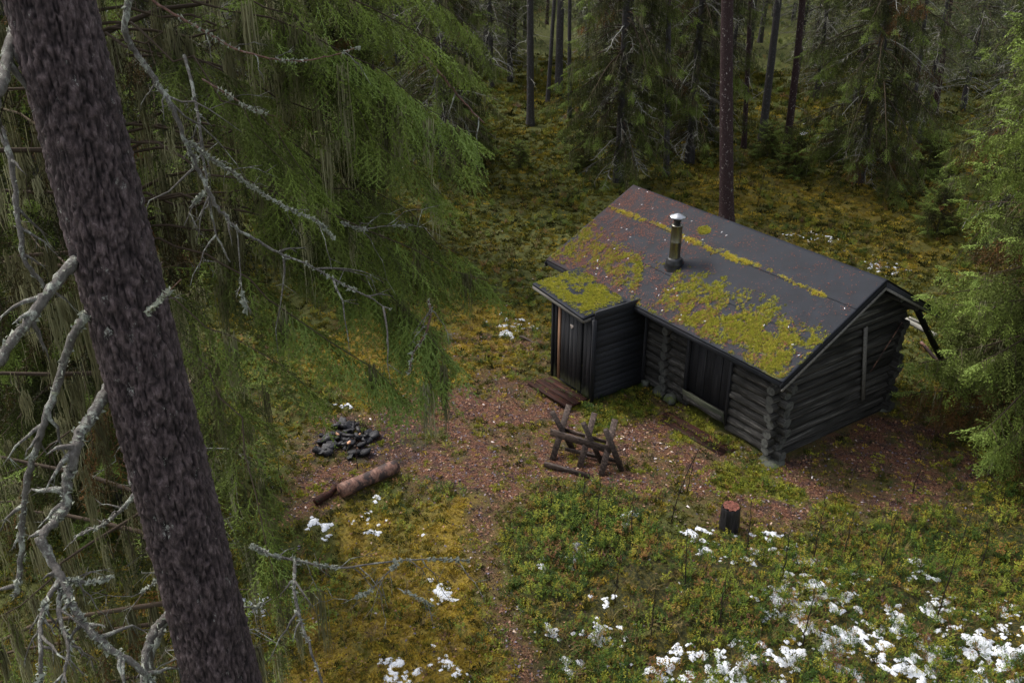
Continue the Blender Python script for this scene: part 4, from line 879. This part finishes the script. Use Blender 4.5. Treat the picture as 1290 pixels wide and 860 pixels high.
    if LP:
        P = np.concatenate(LP); per = 26 if lod == 0 else 5; ln = np.repeat(rng.uniform(.25, 1.25, len(P))**1.5, per); P = np.repeat(P, per, 0); P = P + rng.normal(0, .024 if lod == 0 else .05, P.shape); n = len(P)
        V, Q = strands(rng, P, ln*rng.uniform(.2, .8, n)*(1 if lod == 0 else .8), np.full(n, .009 if lod == 0 else .022)); lm = MB(); lm.add(V, Q=Q, a=np.repeat(rng.random(n), 8)); out['beard_lichen'] = lm.mesh('beard_lichen', M['lichen'])
    return out
def spruce_thing(parts, label, loc, rz=0, s=1.0, group=None, name='spruce_tree'):
    t = thing(name, label, 'tree', loc, rz, group)
    for k, me in parts.items(): link(k, me, t, kind=None if k == 'trunk' else 'stuff')
    t.scale = (s, s, s); return t
def gtree(u, v): p = G(u, v); return (p[0], p[1], hz(p[0], p[1]))

# the big spruce whose curtain of branches fills the left; its stem stands behind the leaning stem in front
camaz = lambda u, v=430: math.atan2(*(ray(u, v)[[1, 0]]))
aA = camaz(150, 300); PA = CAMP[:2] + 6.6*np.array([math.cos(aA), math.sin(aA)]); toR = math.atan2(RT[1], RT[0])
def azA(az, z):
    c = math.cos(az - toR)       # 1 = towards the right of the picture
    tocam = math.cos(az - (aA+math.pi))
    k = 1.0
    if c > -.1: k = float(np.interp(z, [6, 7.3, 8.4, 9.3, 10.5], [.35, .40, .58, 1.0, 1.3]))
    if tocam > .55: k *= .62
    return k
A = spruce_parts(101, 19, 3.0, 2.6, 0, .24, .95, .40, 4.5, azA, 11.6, 1.0, .165, 1.5, 1.6, .24, -.05, .08, .34)
spruce_thing(A, 'big spruce with drooping lichened branches behind the leaning stem', (PA[0], PA[1], hz(*PA)))
# the near leaning stem
pT = D(62, 0, 3.75); pB = D(281, 860, 4.55); ax = (pB-pT)/np.linalg.norm(pB-pT)
base = pT + ax*((0 - pT[2])/ax[2]); base[2] = hz(base[0], base[1]); top = pT - ax*6
pine = thing('leaning_spruce', 'near leaning stem with scaly purple bark and dead lichened branches', 'tree', tuple(base))
Lx = np.linalg.norm(top-base); dirx = (top-base)/Lx; nz = 900; na = 150
hh = np.linspace(-.3, Lx, nz); th = np.arange(na)*2*math.pi/na
ref = np.cross(dirx, [1, 0, 0]); ref /= np.linalg.norm(ref); ref2 = np.cross(dirx, ref)
TT, HH = np.meshgrid(th, hh); s_top = np.linalg.norm(pT-base); s_bot = np.linalg.norm(pB-base)
R0 = np.interp(HH, [0, .6, s_bot, s_top, Lx], [.27, .21, .150, .146, .12])
uu = TT*R0.mean()/.034; per = round(2*math.pi*R0.mean()/.034); per = round(2*math.pi*.18/.027); uu = TT/(2*math.pi)*per
wx = (fbm(np.cos(TT)*5, np.sin(TT)*5, HH*9, 3)-.5)*2.0; wh = (fbm(np.cos(TT)*5+9, np.sin(TT)*5, HH*9, 3)-.5)*1.2; big = np.clip(np.abs(fbm(np.cos(TT)*5.5, np.sin(TT)*5.5, HH*2.2+3, 4)-.5)*16, 0, 1)
def wper(u, h): # periodic worley by evaluating on wrapped u
    f1, fd, cid = worley(u, h); return f1, fd, cid
f1, fd, cid = wper(uu + wx, HH/.030 + wh)
g1, gd, gid = wper(uu*2.1 + wx*2, HH/.030 + wh*2)
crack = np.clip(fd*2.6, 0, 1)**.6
disp = .011*crack + .008*(cid-.5) + .008*big + .005*np.clip(gd*2, 0, 1) + .012*(fbm(np.cos(TT)*4, np.sin(TT)*4, HH*3, 3)-.5) + .004*gid
RR = R0 + disp
V = base*0 + (HH[..., None]*dirx + RR[..., None]*(np.cos(TT)[..., None]*ref + np.sin(TT)[..., None]*ref2)); V = V.reshape(-1, 3)
I = np.arange(nz*na).reshape(nz, na); I2 = np.roll(I, -1, 1); Q = np.stack([I[:-1], I2[:-1], I2[1:], I[1:]], -1).reshape(-1, 4)
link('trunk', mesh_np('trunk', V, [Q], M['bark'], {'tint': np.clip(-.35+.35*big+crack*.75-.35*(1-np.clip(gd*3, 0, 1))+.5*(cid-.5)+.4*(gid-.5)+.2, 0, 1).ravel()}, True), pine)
# its dead branches, traced in space
M['dlimb'] = mat_bark('lichened_dead_limb', (.055, .047, .042), (.15, .135, .12), (.28, .265, .24), (.44, .46, .39), (.52, .60))
M['redtwig'] = mat_grain('red_twig', (.05, .026, .02), (.15, .075, .055), (.3, .29, .26), (30, 30, 30), .6, .001)
rb = np.random.default_rng(31)
def limb(pts, r0, r1, parent, org, mat=None, twigs=6, tl=.12, crust=1.0, name='dead_branch', label=None):
    """pts: (u, v, depth) control points"""
    C = np.array([D(*p) for p in pts]) - org; n = len(C); t = np.linspace(0, n-1, (n-1)*7+1); P = np.stack([np.interp(t, np.arange(n), C[:, c]) for c in range(3)], 1)
    K = np.array([.25, .5, .25])
    for _ in range(2):
        P[1:-1] = .25*P[:-2]+.5*P[1:-1]+.25*P[2:]
    P[1:-1] += rb.normal(0, r0*.16, P[1:-1].shape); rad = (1. if parent is pine else .75)*np.linspace(r0, r1, len(P))*(1+rb.normal(0, .08, len(P))); V, T, Q = tube(P, rad, 8); m = MB(); m.add(V, T, Q, 1.)
    o = link(name, m.mesh(name, mat or M['dlimb'], True), parent, label=label)
    tm = MB(); cm = MB()
    for k in range(twigs):
        i = rb.integers(len(P)//5, len(P)-1); d = norm(P[i]-P[i-1]); sd = norm(np.cross(d, rb.normal(0, 1, 3))); L = tl*rb.uniform(.4, 1.6); q = P[i] + np.outer(np.linspace(0, 1, 6), (d*.7+sd)*L); q[:, 2] -= np.linspace(0, 1, 6)**2*L*.5; q[1:] += rb.normal(0, L*.03, q[1:].shape)
        V, T, Q = tube(q, np.linspace(max(r1, r0*.3), .0012, 6), 5); tm.add(V, T, Q, .9)
        for _ in range(2):
            j = rb.integers(2, 5); q2 = q[j] + np.outer(np.linspace(0, 1, 4), norm(d+rb.normal(0, .8, 3))*L*.4); V, T, Q = tube(q2, np.linspace(.0022, .001, 4), 4); tm.add(V, T, Q, .9)
    if twigs: link('twigs', tm.mesh('twigs', M['dlimb']), o, kind='stuff')
    # crusts of leafy lichen
    nc = int(len(P)*6*crust)
    if nc:
        i = rb.integers(0, len(P), nc); c = P[i] + norm(rb.normal(0, 1, (nc, 3)))*rad[i][:, None]*.95; k = fbm(c[:, 0]*9, c[:, 1]*9, c[:, 2]*9, 2) > .5; c = c[k]; nc = len(c)
        if nc:
            fl = rb.normal(0, .0075, (nc, 4, 3)); Vc = (c[:, None]+fl).reshape(-1, 3); Tc = (np.array([[0, 1, 2], [1, 3, 2]])[None]+(np.arange(nc)*4)[:, None, None]).reshape(-1, 3); cm.add(Vc, Tc, a=np.repeat(rb.uniform(.7, 1, nc), 4))
            link('lichen_crust', cm.mesh('lichen_crust', M['crust']), o, kind='stuff')
    return o
M['crust'] = mat_leaf('leafy_lichen', [(0, (.14, .15, .11)), (1, (.38, .40, .33))], .9, .2)
B0 = np.array(base)
limb([(139,485,4.15),(118,520,4.05),(102,545,3.95),(92,575,3.9),(84,605,3.9),(83,640,3.9),(68,658,3.85),(50,676,3.8)], .026, .018, pine, B0, twigs=5, crust=1.6)
limb([(50,676,3.8),(62,700,3.8),(77,728,3.78),(86,748,3.76),(100,780,3.75),(135,815,3.75),(178,842,3.8),(195,865,3.85)], .020, .012, pine, B0, twigs=9, crust=2.2)
limb([(77,728,3.78),(58,755,3.7),(50,790,3.65),(52,825,3.6),(50,870,3.6)], .012, .007, pine, B0, twigs=7, crust=2.2)
limb([(75,735,3.78),(74,780,3.7),(88,815,3.65),(78,860,3.6)], .010, .006, pine, B0, twigs=6, crust=2.)
limb([(80,728,3.78),(110,734,3.85),(140,727,3.9)], .009, .004, pine, B0, twigs=4, crust=2.)
limb([(110,395,3.95),(92,420,3.95),(80,460,4.),(65,505,4.),(48,555,4.),(35,600,4.05),(28,650,4.1),(27,700,4.15),(20,750,4.2)], .019, .012, pine, B0, twigs=7, crust=1.)
limb([(96,326,3.9),(60,370,3.8),(30,410,3.75),(0,455,3.7),(-30,480,3.65)], .024, .016, pine, B0, twigs=5, crust=.8)
limb([(18,35,3.8),(10,70,3.7),(2,110,3.6),(-10,150,3.6)], .026, .02, pine, B0, twigs=3, crust=.6)
limb([(0,160,4.6),(14,200,4.6),(22,270,4.6),(30,330,4.6),(60,365,4.7)], .017, .010, pine, B0, twigs=5, crust=.5)
limb([(215,770,4.5),(195,790,4.4),(185,820,4.35),(180,870,4.3)], .022, .016, pine, B0, twigs=3, crust=1.)
limb([(213,775,4.6),(196,810,4.6),(186,850,4.6),(184,880,4.6)], .017, .013, pine, B0, twigs=2, crust=1.)
limb([(170,622,5.),(155,640,5.),(130,662,4.9),(95,675,4.9)], .014, .006, pine, B0, twigs=5, crust=.5)
limb([(202,728,4.4),(180,745,4.3),(165,752,4.2)], .004, .002, pine, B0, twigs=2, crust=1)
limb([(187,393,3.7),(208,372,3.6),(228,352,3.5)], .004, .002, pine, B0, mat=M['redtwig'], twigs=1, crust=2., label='thin red brown twig')
limb([(302,762,4.7),(320,766,4.7),(342,754,4.7)], .005, .003, pine, B0, twigs=2, crust=2)
# long bare branches that reach in front of the big spruce
spA = bpy.data.objects['spruce_tree']; A0 = np.array(spA.location)
limb([(170,-30,4.3),(155,30,4.3),(165,60,4.35),(195,100,4.4),(215,130,4.4),(232,175,4.45),(250,215,4.5),(275,262,4.55),(300,290,4.6),(345,315,4.7),(390,335,4.75),(440,362,4.8),(492,389,4.85)], .022, .004, spA, A0, twigs=14, tl=.22, crust=1.2)
limb([(180,-10,5.),(205,10,5.),(245,32,5.),(295,62,5.),(340,74,5.),(380,78,5.),(420,70,5.),(452,60,5.)], .011, .003, spA, A0, mat=M['redtwig'], twigs=5, tl=.12, crust=1.)
limb([(238,178,4.45),(262,198,4.5),(295,218,4.6),(320,238,4.7),(362,262,4.8),(400,278,4.85),(420,300,4.9)], .009, .003, spA, A0, twigs=7, tl=.15, crust=1.6)
limb([(232,70,5.2),(243,110,5.1),(252,160,5.),(255,195,5.),(262,240,5.),(270,290,5.1),(290,330,5.1)], .013, .006, spA, A0, twigs=8, tl=.15, crust=.8)
limb([(255,100,4.7),(285,118,4.7),(315,137,4.7),(350,148,4.7)], .007, .002, spA, A0, mat=M['redtwig'], twigs=2, crust=1.)
limb([(265,235,4.6),(245,255,4.6),(232,285,4.6)], .007, .003, spA, A0, twigs=5, tl=.06, crust=2.5)
limb([(298,282,4.6),(302,330,4.6),(305,370,4.6),(310,392,4.6)], .005, .003, spA, A0, twigs=3, tl=.05, crust=2.)
limb([(430,280,5.6),(455,290,5.6),(480,285,5.6),(520,284,5.7)], .008, .003, spA, A0, twigs=8, tl=.2, crust=1.6)
limb([(505,50,6.2),(535,70,6.2),(560,100,6.1),(585,130,6.1),(610,155,6.1)], .016, .006, spA, A0, mat=M['redtwig'], twigs=5, crust=.5)
limb([(540,378,5.7),(543,395,5.7),(537,420,5.7),(520,445,5.7),(515,470,5.7)], .009, .005, spA, A0, mat=M['redtwig'], twigs=4, crust=.8)
# dead branch with lichen at the bottom centre
limb([(318,688,4.9),(345,700,4.9),(385,708,4.95),(430,716,5.),(480,708,5.),(540,703,5.05),(590,706,5.1)], .011, .004, spA, A0, twigs=9, tl=.16, crust=3.)
limb([(372,708,4.9),(370,740,4.8),(378,780,4.75),(390,815,4.7),(408,865,4.7)], .013, .008, spA, A0, twigs=4, crust=1.)
limb([(500,710,5.),(485,725,5.),(465,745,5.),(430,760,5.)], .006, .002, spA, A0, twigs=8, tl=.12, crust=3.)
limb([(500,740,5.),(525,752,5.),(548,764,5.)], .004, .002, spA, A0, twigs=4, tl=.06, crust=1.)
# extra hanging curtains of beard lichen on the near spruce's own limbs are part of its meshes
BRI = [(500,492,6.0),(545,488,6.0),(565,455,6.0),(590,165,5.8),(520,150,5.6),(505,205,5.5),(400,240,5.3),(370,215,5.2),(600,330,6.2),(620,355,6.2),(600,90,6.2),(600,40,6.3),(560,250,6),(520,340,6),(430,330,6),(540,420,6.1),(390,490,5.6),(350,740,5.2),(590,210,6.3),(560,370,6.1)]
P0 = []; D0 = []; S0 = []; T0 = []
wd = MB(); rbr = np.random.default_rng(77)
stemA = lambda z: np.array([PA[0], PA[1], z])
for bi_, (u, v, dp) in enumerate(BRI):
    fresh_ = .30 if bi_ < 4 else 0.
    tip = D(u, v, dp); root = stemA(tip[2] + .35*np.linalg.norm(tip[:2]-PA)); n = 12; t = np.linspace(0, 1, n); P = root + (tip-root)*t[:, None]; P[:, 2] += .30*np.sin(t*3.14); P += np.cross(tip-root, [0, 0, 1.])[None]*(.10*rbr.normal()*np.sin(t*3.14) + .03*rbr.normal()*np.sin(t*6.28))[:, None]
    P[1:-1] += rbr.normal(0, .03, (n-2, 3)); V, T, Q = tube(P-A0, .011*(1-.85*t), 5, False); wd.add(V, T, Q, .5)
    L = np.linalg.norm(tip-root); s = np.arange(.45, 1.0, (.05 if fresh_ else .09)/L); Pi = np.stack([np.interp(s, t, P[:, c]) for c in range(3)], 1); Ti = norm(np.gradient(Pi, axis=0)); k = len(s)
    for sg in (-1, 1):
        side = np.cross(Ti, [0, 0, 1.])*sg; l = .12 + .5*(1-s)
        for j in range(3):
            fr = (j+.1)/3; Dd = norm(Ti*.8+side*.8-np.array([0, 0, .5])); ok = l*fr < l*1.01
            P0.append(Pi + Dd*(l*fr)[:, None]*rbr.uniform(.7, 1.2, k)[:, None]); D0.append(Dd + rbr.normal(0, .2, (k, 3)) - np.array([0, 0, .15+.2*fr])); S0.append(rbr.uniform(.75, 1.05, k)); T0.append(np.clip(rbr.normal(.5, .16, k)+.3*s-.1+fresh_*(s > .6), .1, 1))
P0, D0, S0, T0 = map(np.concatenate, (P0, D0, S0, T0)); fm = MB(); chs = rbr.integers(0, 3, len(P0))
for c in range(3): V, T, t = place(P0[chs == c]-A0, D0[chs == c], S0[chs == c], SPR[0][c], T0[chs == c], rbr.normal(0, .3, (chs == c).sum())); fm.add(V, T, a=t)
co = np.empty(len(A['foliage'].vertices)*3, np.float32); A['foliage'].vertices.foreach_get('co', co); co = co.reshape(-1, 3)[::37].astype(float) + A0
dd = co - CAMP; dz_ = dd @ FW; uu_ = 645 + F_PX*(dd @ RT)/dz_; vv_ = 430 - F_PX*(dd @ UP)/dz_; ok = (uu_ > -60) & (uu_ < 640) & (vv_ > -60) & (vv_ < 800) & (dz_ > 3.5)
co, dz_, cell = co[ok], dz_[ok], (np.floor(uu_[ok]/26)*1000 + np.floor(vv_[ok]/34)).astype(int); o_ = np.argsort(dz_); _, first_ = np.unique(cell[o_], return_index=True); fr_ = co[o_][first_]
fr_ = fr_[rbr.random(len(fr_)) < .42]; q_ = P0[rbr.integers(0, len(P0), 60)]; tops = np.vstack([fr_, q_]); lm = MB()
per_ = 34; ln_ = np.repeat(rbr.uniform(.12, .62, len(tops))*(.5+rbr.random(len(tops))), per_); P_b = np.repeat(tops, per_, 0) + rbr.normal(0, .02, (len(tops)*per_, 3)); nb_ = len(P_b)
V, Q = strands(rbr, P_b - A0, ln_*rbr.uniform(.3, 1., nb_), np.full(nb_, .010), 4); tb = np.clip(np.repeat(rbr.uniform(.1, .9, len(tops)), per_)+rbr.normal(0, .12, nb_), 0, 1); lm.add(V, Q=Q, a=np.repeat(tb, 10))
link('beard_lichen', lm.mesh('beard_lichen', M['lichen']), spA, kind='stuff')
link('foliage', fm.mesh('foliage', M['fol']), spA, kind='stuff', label='brighter green outer sprays'); link('limbs', wd.mesh('limbs', M['twigbrown']), spA, kind='stuff')

# spruce at the right edge
E1 = spruce_parts(202, 17, 3.3, .6, 1, .2, .92, .27, .8, None, 11, .25, .14, .9, .3, .08, .12, .15, .42)
spruce_thing(E1, 'bright green spruce at the right edge beside the cabin gable', gtree(1322, 552), 1.0)
E2 = spruce_parts(203, 16, 2.9, 1.2, 1, .2, .68, .34, 7.0, None, 11, .8, .17, .85, 3.2, .22, .05)
spruce_thing(E2, 'spruce with hanging grey lichen behind the cabin roof ridge', gtree(778, 232), 2.0)
E3 = spruce_parts(204, 16, 3.1, 1.4, 1, .2, .68, .34, 6.0, None, 11, .8, .17, .85, 2.8, .22, .05)
spruce_thing(E3, 'wide spruce with pale dead lower branches right of the bare pine', gtree(1080, 236), 4.0)
spruce_thing(E3, 'narrower spruce between the lichened spruce and the bare pine', gtree(868, 205), 1.1, .9)
spruce_thing(E2, 'spruce behind and right of the bright edge spruce', gtree(1300, 330), 5.1, 1.05)
spruce_thing(E1, 'dense spruce left of the clearing behind the drooping branches', gtree(420, 300), 2.2, .95)
spruce_thing(E3, 'shaded spruce left of the mossy opening', gtree(560, 225), .4, .95)
spruce_thing(E2, 'shaded spruce deep behind the leaning stem', gtree(230, 330), 3.3, 1.0)
spruce_thing(E3, 'half hidden spruce at the left edge behind dead branches', gtree(40, 560), 2.9, .9)
spruce_thing(E1, 'spruce behind the dead branches at the lower left', gtree(150, 640), .9, .8)

# stems one can tell apart
def trunk_mesh(seed, r, H, bark, sides=14):
    rng = np.random.default_rng(seed); z = np.linspace(-.4, H, 60); t = np.clip(z/H, 0, 1); P = np.stack([.05*np.sin(z*.4+seed), .05*np.cos(z*.33+seed*2), z], 1)
    V, T, Q = tube(P, r*(1-.5*t)*(1+.35*np.exp(-np.clip(z, 0, 9)*3)), sides); V[:, :2] *= (1+.05*(vn(V[:, 0]*30, V[:, 1]*30, V[:, 2]*4)-.5))[:, None]; m = MB(); m.add(V, T, Q, .85); return m.mesh('trunk', bark, True)
def crown_top(seed, z0, H, Rr):
    p = spruce_parts(seed, H, Rr, z0, 2, .05, .5, .55, .1, None, None, 0, .2, .5, 0, .2); return p['foliage']
def stubs(seed, r, z0, z1, n, L):
    rng = np.random.default_rng(seed); m = MB()
    for k in range(n):
        z = rng.uniform(z0, z1); a = rng.uniform(0, 6.28); l = L*rng.uniform(.3, 1); t = np.linspace(0, 1, 5); d = np.array([math.cos(a), math.sin(a), rng.uniform(-.5, .3)]); P = d*(r*.8) + np.outer(t*l, d) + [0, 0, z]; P[:, 2] -= .3*l*t**2; P[1:] += rng.normal(0, .02, (4, 3))
        V, T, Q = tube(P, .012*(1-.8*t), 4, False); m.add(V, T, Q, rng.random())
        kk = rng.integers(2, 7); s = rng.uniform(.3, 1, kk); Pi = np.stack([np.interp(s, t, P[:, c]) for c in range(3)], 1); V, T, Q = ribbon_twigs(rng, Pi, d+rng.normal(0, .8, (kk, 3)), rng.uniform(.1, .4, kk), np.full(kk, .012)); m.add(V, T, Q, rng.random())
    return m.mesh('dead_branches', M['deadtwig'])
CT = [crown_top(300+k, 8.5, 17, 2.0) for k in range(3)]
def bare_tree(label, u, v, wpx, bark, lean=0, nst=14, L=1.0, seed=1, name='pine_tree', group=None, foot=None):
    p = G(u, v) if foot is None else foot; depth = (np.array(p)-CAMP) @ FW; r = wpx*depth/F_PX/2*1.06
    t = thing(name, label, 'tree', (p[0], p[1], hz(p[0], p[1])), 0, group); link('trunk', trunk_mesh(seed, r, 15, bark), t); link('dead_branches', stubs(seed, r, 1.5, 9, nst, L), t, kind='stuff'); link('crown', CT[seed % 3], t, kind='stuff')
    ax_ = Vector(tuple(FW)); t.rotation_mode = 'QUATERNION'; t.rotation_quaternion = Matrix.Rotation(R_(lean), 3, Vector((-FW[0], -FW[1], 0)).normalized()).to_quaternion(); return t
bare_tree('thick bare pine stem with pale flecks rising behind the roof', 914, 282, 17, M['barkp'], 5.0, 5, .6, 3)
bare_tree('dark grey stem standing second to the right of the flecked pine', 962, 178, 9.5, M['barkg'], 1.5, 10, 1., 5)
bare_tree('dark red brown stem right of the dark grey stem', 991, 182, 9, M['barkp'], 1.5, 9, 1., 6)
bare_tree('slim stem close right of the flecked pine', 936, 186, 6, M['barkp'], 3, 10, 1., 7)
bare_tree('grey stem with pale lichen just left of the flecked pine', 895, 178, 8, M['barkg'], 3, 10, 1., 8)
bare_tree('dark stem with pale speckled foot in the forest opening', 667, 155, 9, M['barkg'], 0, 12, 1.2, 9)
bare_tree('pale slim stem right of the opening', 718, 150, 5, M['barkg'], 1, 12, 1.2, 10)
bare_tree('short dark stem under the right hand spruce', 1118, 200, 6, M['barkg'], 1, 8, 1., 11)
bare_tree('thin dark stem with a slant under the right hand spruce', 1141, 206, 5, M['barkg'], 4, 8, 1., 12)
bare_tree('reddish stem near the top right between the spruces', 1175, 150, 7, M['barkp'], 3, 12, 1.2, 13)
bare_tree('leaning dark stem behind the lichened spruce', 690, 130, 5, M['barkg'], -3, 12, 1.2, 14)
bare_tree('grey forked stem close behind the cabin ridge', 838, 225, 7, M['barkg'], 3, 12, 1., 15)
bare_tree('dark stem partly hidden by the lichened spruce', 790, 210, 6, M['barkg'], 1, 12, 1., 16)

# background forest: every tree its own object, sharing a few meshes
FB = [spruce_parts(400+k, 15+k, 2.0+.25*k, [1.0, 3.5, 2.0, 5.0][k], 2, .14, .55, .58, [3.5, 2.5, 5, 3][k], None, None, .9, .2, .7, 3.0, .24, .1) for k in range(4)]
FT = [(trunk_mesh(500+k, .13+.02*k, 16, M['barkg'] if k % 2 else M['barkp'], 9), stubs(510+k, .13, .8, 10, 26, 1.2)) for k in range(4)]
rf_ = np.random.default_rng(90); placed = [np.array(o.location[:2]) for o in bpy.data.objects if o.get('category') == 'tree']
look = math.atan2(FW[1], FW[0]); nbg = 0; tries = 0
kinds_l = ['bushy spruce in the background forest', 'bare footed spruce in the background forest', 'ragged spruce in the background forest', 'high crowned spruce in the background forest', 'bare grey stem in the background forest', 'bare reddish stem in the background forest']
while nbg < 290 and tries < 14000:
    tries += 1; rr = rf_.uniform(33**.8, 105**.8)**(1/.8); a = look + R_(34)*rf_.uniform(-1, 1); p = CAMP[:2] + rr*np.array([math.cos(a), math.sin(a)])
    d3 = np.array([p[0], p[1], 0])-CAMP; dep = d3 @ FW; u = 645+F_PX*(d3 @ RT)/dep; v = 430-F_PX*(d3 @ UP)/dep
    if min(np.hypot(*(p-q)) for q in placed) < (1.9 if rr > 50 else 2.5): continue
    if v > 150 and 580 < u < 740: continue
    if v > 185 and 840 < u < 1230: continue
    if v > 110 and 870 < u < 1000 and rf_.random() < .5: continue
    if v > 215: continue
    if v > 60 and rf_.random() < .25: continue
    placed.append(p); k = int(rf_.choice(8, p=[.26, .2, .24, .14, .04, .04, .04, .04])); s = rf_.uniform(.8, 1.2); z = hz(*p); q = min(k, 7)
    if k < 4: t = spruce_thing(FB[k], kinds_l[k], (p[0], p[1], z), rf_.uniform(0, 6.28), s, 'trees of the background forest')
    else:
        j = k-4; t = thing('bare_stem', kinds_l[5 if j % 2 == 0 else 4], 'tree', (p[0], p[1], z), rf_.uniform(0, 6.28), 'trees of the background forest'); link('trunk', FT[j][0], t); link('dead_branches', FT[j][1], t, kind='stuff'); link('crown', CT[j % 3], t, kind='stuff'); t.rotation_euler[0] = rf_.normal(0, .02); t.rotation_euler[1] = rf_.normal(0, .02); t.scale = (s, s, s)
    nbg += 1
LM = [(120, 'the leaning stem in front'), (400, 'the big drooping spruce'), (667, 'the stem with speckled foot'), (778, 'the lichened spruce'), (914, 'the flecked pine'), (1080, 'the wide pale limbed spruce'), (1240, 'the right edge spruce')]
bgs = {}
for o in [o for o in bpy.data.objects if o.get('group') == 'trees of the background forest']:
    d3 = np.array(o.location)-CAMP; dep = d3 @ FW; u = 645+F_PX*(d3 @ RT)/dep; c = min(LM, key=lambda q: abs(q[0]-u))
    kd = o['label'].split(' in the ')[0]; far = 'far' if dep > 68 else ('well' if dep > 50 else 'just'); key = kd + ' ' + far + ' behind ' + c[1] + (', to its left' if u < c[0] else ', to its right'); bgs.setdefault(key, []).append((u, o))
ORD = ['', 'second ', 'third ', 'fourth ', 'fifth ', 'sixth ', 'seventh ', 'eighth ', 'ninth ', 'tenth ', 'eleventh ', 'twelfth ']
for key, l in bgs.items():
    l.sort(key=lambda q: q[0])
    for n_, (u, o) in enumerate(l): o['label'] = key if len(l) == 1 else (('leftmost ' if n_ == 0 else ORD[min(n_, 11)]) + key)
# young spruces in the undergrowth
YS = spruce_parts(600, 2.2, .9, .1, 1, .03, .9, .2, .1, None, None, 0, .12, .35, .05, .1, .05)
for (u, v, s, lb) in ((600, 205, .9, 'small spruce at the left side of the opening'), (655, 215, .5, 'knee high spruce in the middle of the opening'), (1000, 225, .8, 'small spruce right of the dark red brown stem'), (965, 200, .7, 'small spruce at the foot of the dark grey stem'), (1165, 225, .9, 'small spruce under the right hand spruce'), (1180, 300, .8, 'small spruce in orange moss near the edge spruce'), (735, 215, .7, 'small spruce at the foot of the lichened spruce'), (1045, 205, .8, 'small spruce left of the pale dead branches'), (1205, 480, .7, 'small spruce beside the black leaning pole'), (1230, 440, .9, 'taller young spruce behind the black leaning pole')):
    spruce_thing(YS, lb, gtree(u, v), u*.1, s, 'young spruces', 'young_spruce')

# saplings: thin dark stems standing in the bilberry
def sapling(label, u, v, h, lean, seed):
    rng = np.random.default_rng(seed); p = G(u, v); m = MB(); t = np.linspace(0, 1, 12); side = RT*lean
    P = np.outer(t**1.4*h, side) + np.outer(t*h, [0, 0, 1.]) + rng.normal(0, .008, (12, 3)); P[0] = (0, 0, -.05); V, T, Q = tube(P, .010*(1-.8*t)+.0015, 5); m.add(V, T, Q, .4)
    o = bpy.data.objects.new('sapling', m.mesh('sapling', M['sapling'])); COL.objects.link(o); o.location = (p[0], p[1], hz(p[0], p[1])); tag(o, label, 'sapling', 'bare saplings in the bilberry'); m2 = MB()
    for k in range(rng.integers(5, 11)):
        s = rng.uniform(.3, .95); q0 = np.array([np.interp(s, t, P[:, c]) for c in range(3)]); a = rng.uniform(0, 6.28); l = rng.uniform(.08, .26)*(1.2-s); q = q0 + np.outer(np.linspace(0, 1, 4), np.array([math.cos(a)*.5, math.sin(a)*.5, 1.])*l); V, T, Q = tube(q, np.linspace(.0035, .0012, 4), 3, False); m2.add(V, T, Q, .8)
    link('twigs', m2.mesh('twigs', M['sapling']), o, kind='stuff')
SAP = [(845,660,1.9,.25,'curving sapling between the sawbuck and the black stump'),(866,620,.9,.1,'short sapling right of the curving one'),(735,640,.9,.0,'sapling in front of the sawbuck in the green hump'),(752,662,1.1,.02,'second sapling right in front of the sawbuck'),(795,690,1.3,-.02,'sapling at the right edge of the green hump'),(1180,780,2.2,.05,'tall sapling nearest the snow at lower right'),(1025,700,1.4,.03,'sapling above the middle snow patches'),(1110,715,1.2,.06,'sapling right of the middle snow patches'),(940,700,1.2,-.03,'sapling below the black stump'),(985,735,1.3,.0,'sapling beside the snow below the stump'),(1065,690,1.1,.04,'sapling at the lower litter edge'),(862,745,1.3,-.05,'sapling left of the snow streak'),(905,790,1.3,.03,'sapling at the bottom left of the snow streak'),(1150,620,1.1,.1,'sapling in the litter right of the cabin'),(695,650,.8,-.05,'sapling at the left foot of the sawbuck'),(775,755,1.1,.05,'sapling over two small snow spots'),(355,620,.9,0,'sapling left of the brown log'),(450,590,.7,.02,'sapling before the brown log'),(1010,815,1.3,.04,'sapling in the bottom snow'),(1235,720,1.2,-.04,'sapling at the right border'),(930,240,1.6,.05,'sapling beside the flecked pine'),(955,255,1.4,.1,'sapling behind the ridge right of the flecked pine'),(820,800,1.1,.02,'sapling at the bottom centre')]
for i, (u, v, h, l, lb) in enumerate(SAP): sapling(lb, u, v, h, l, 700+i)
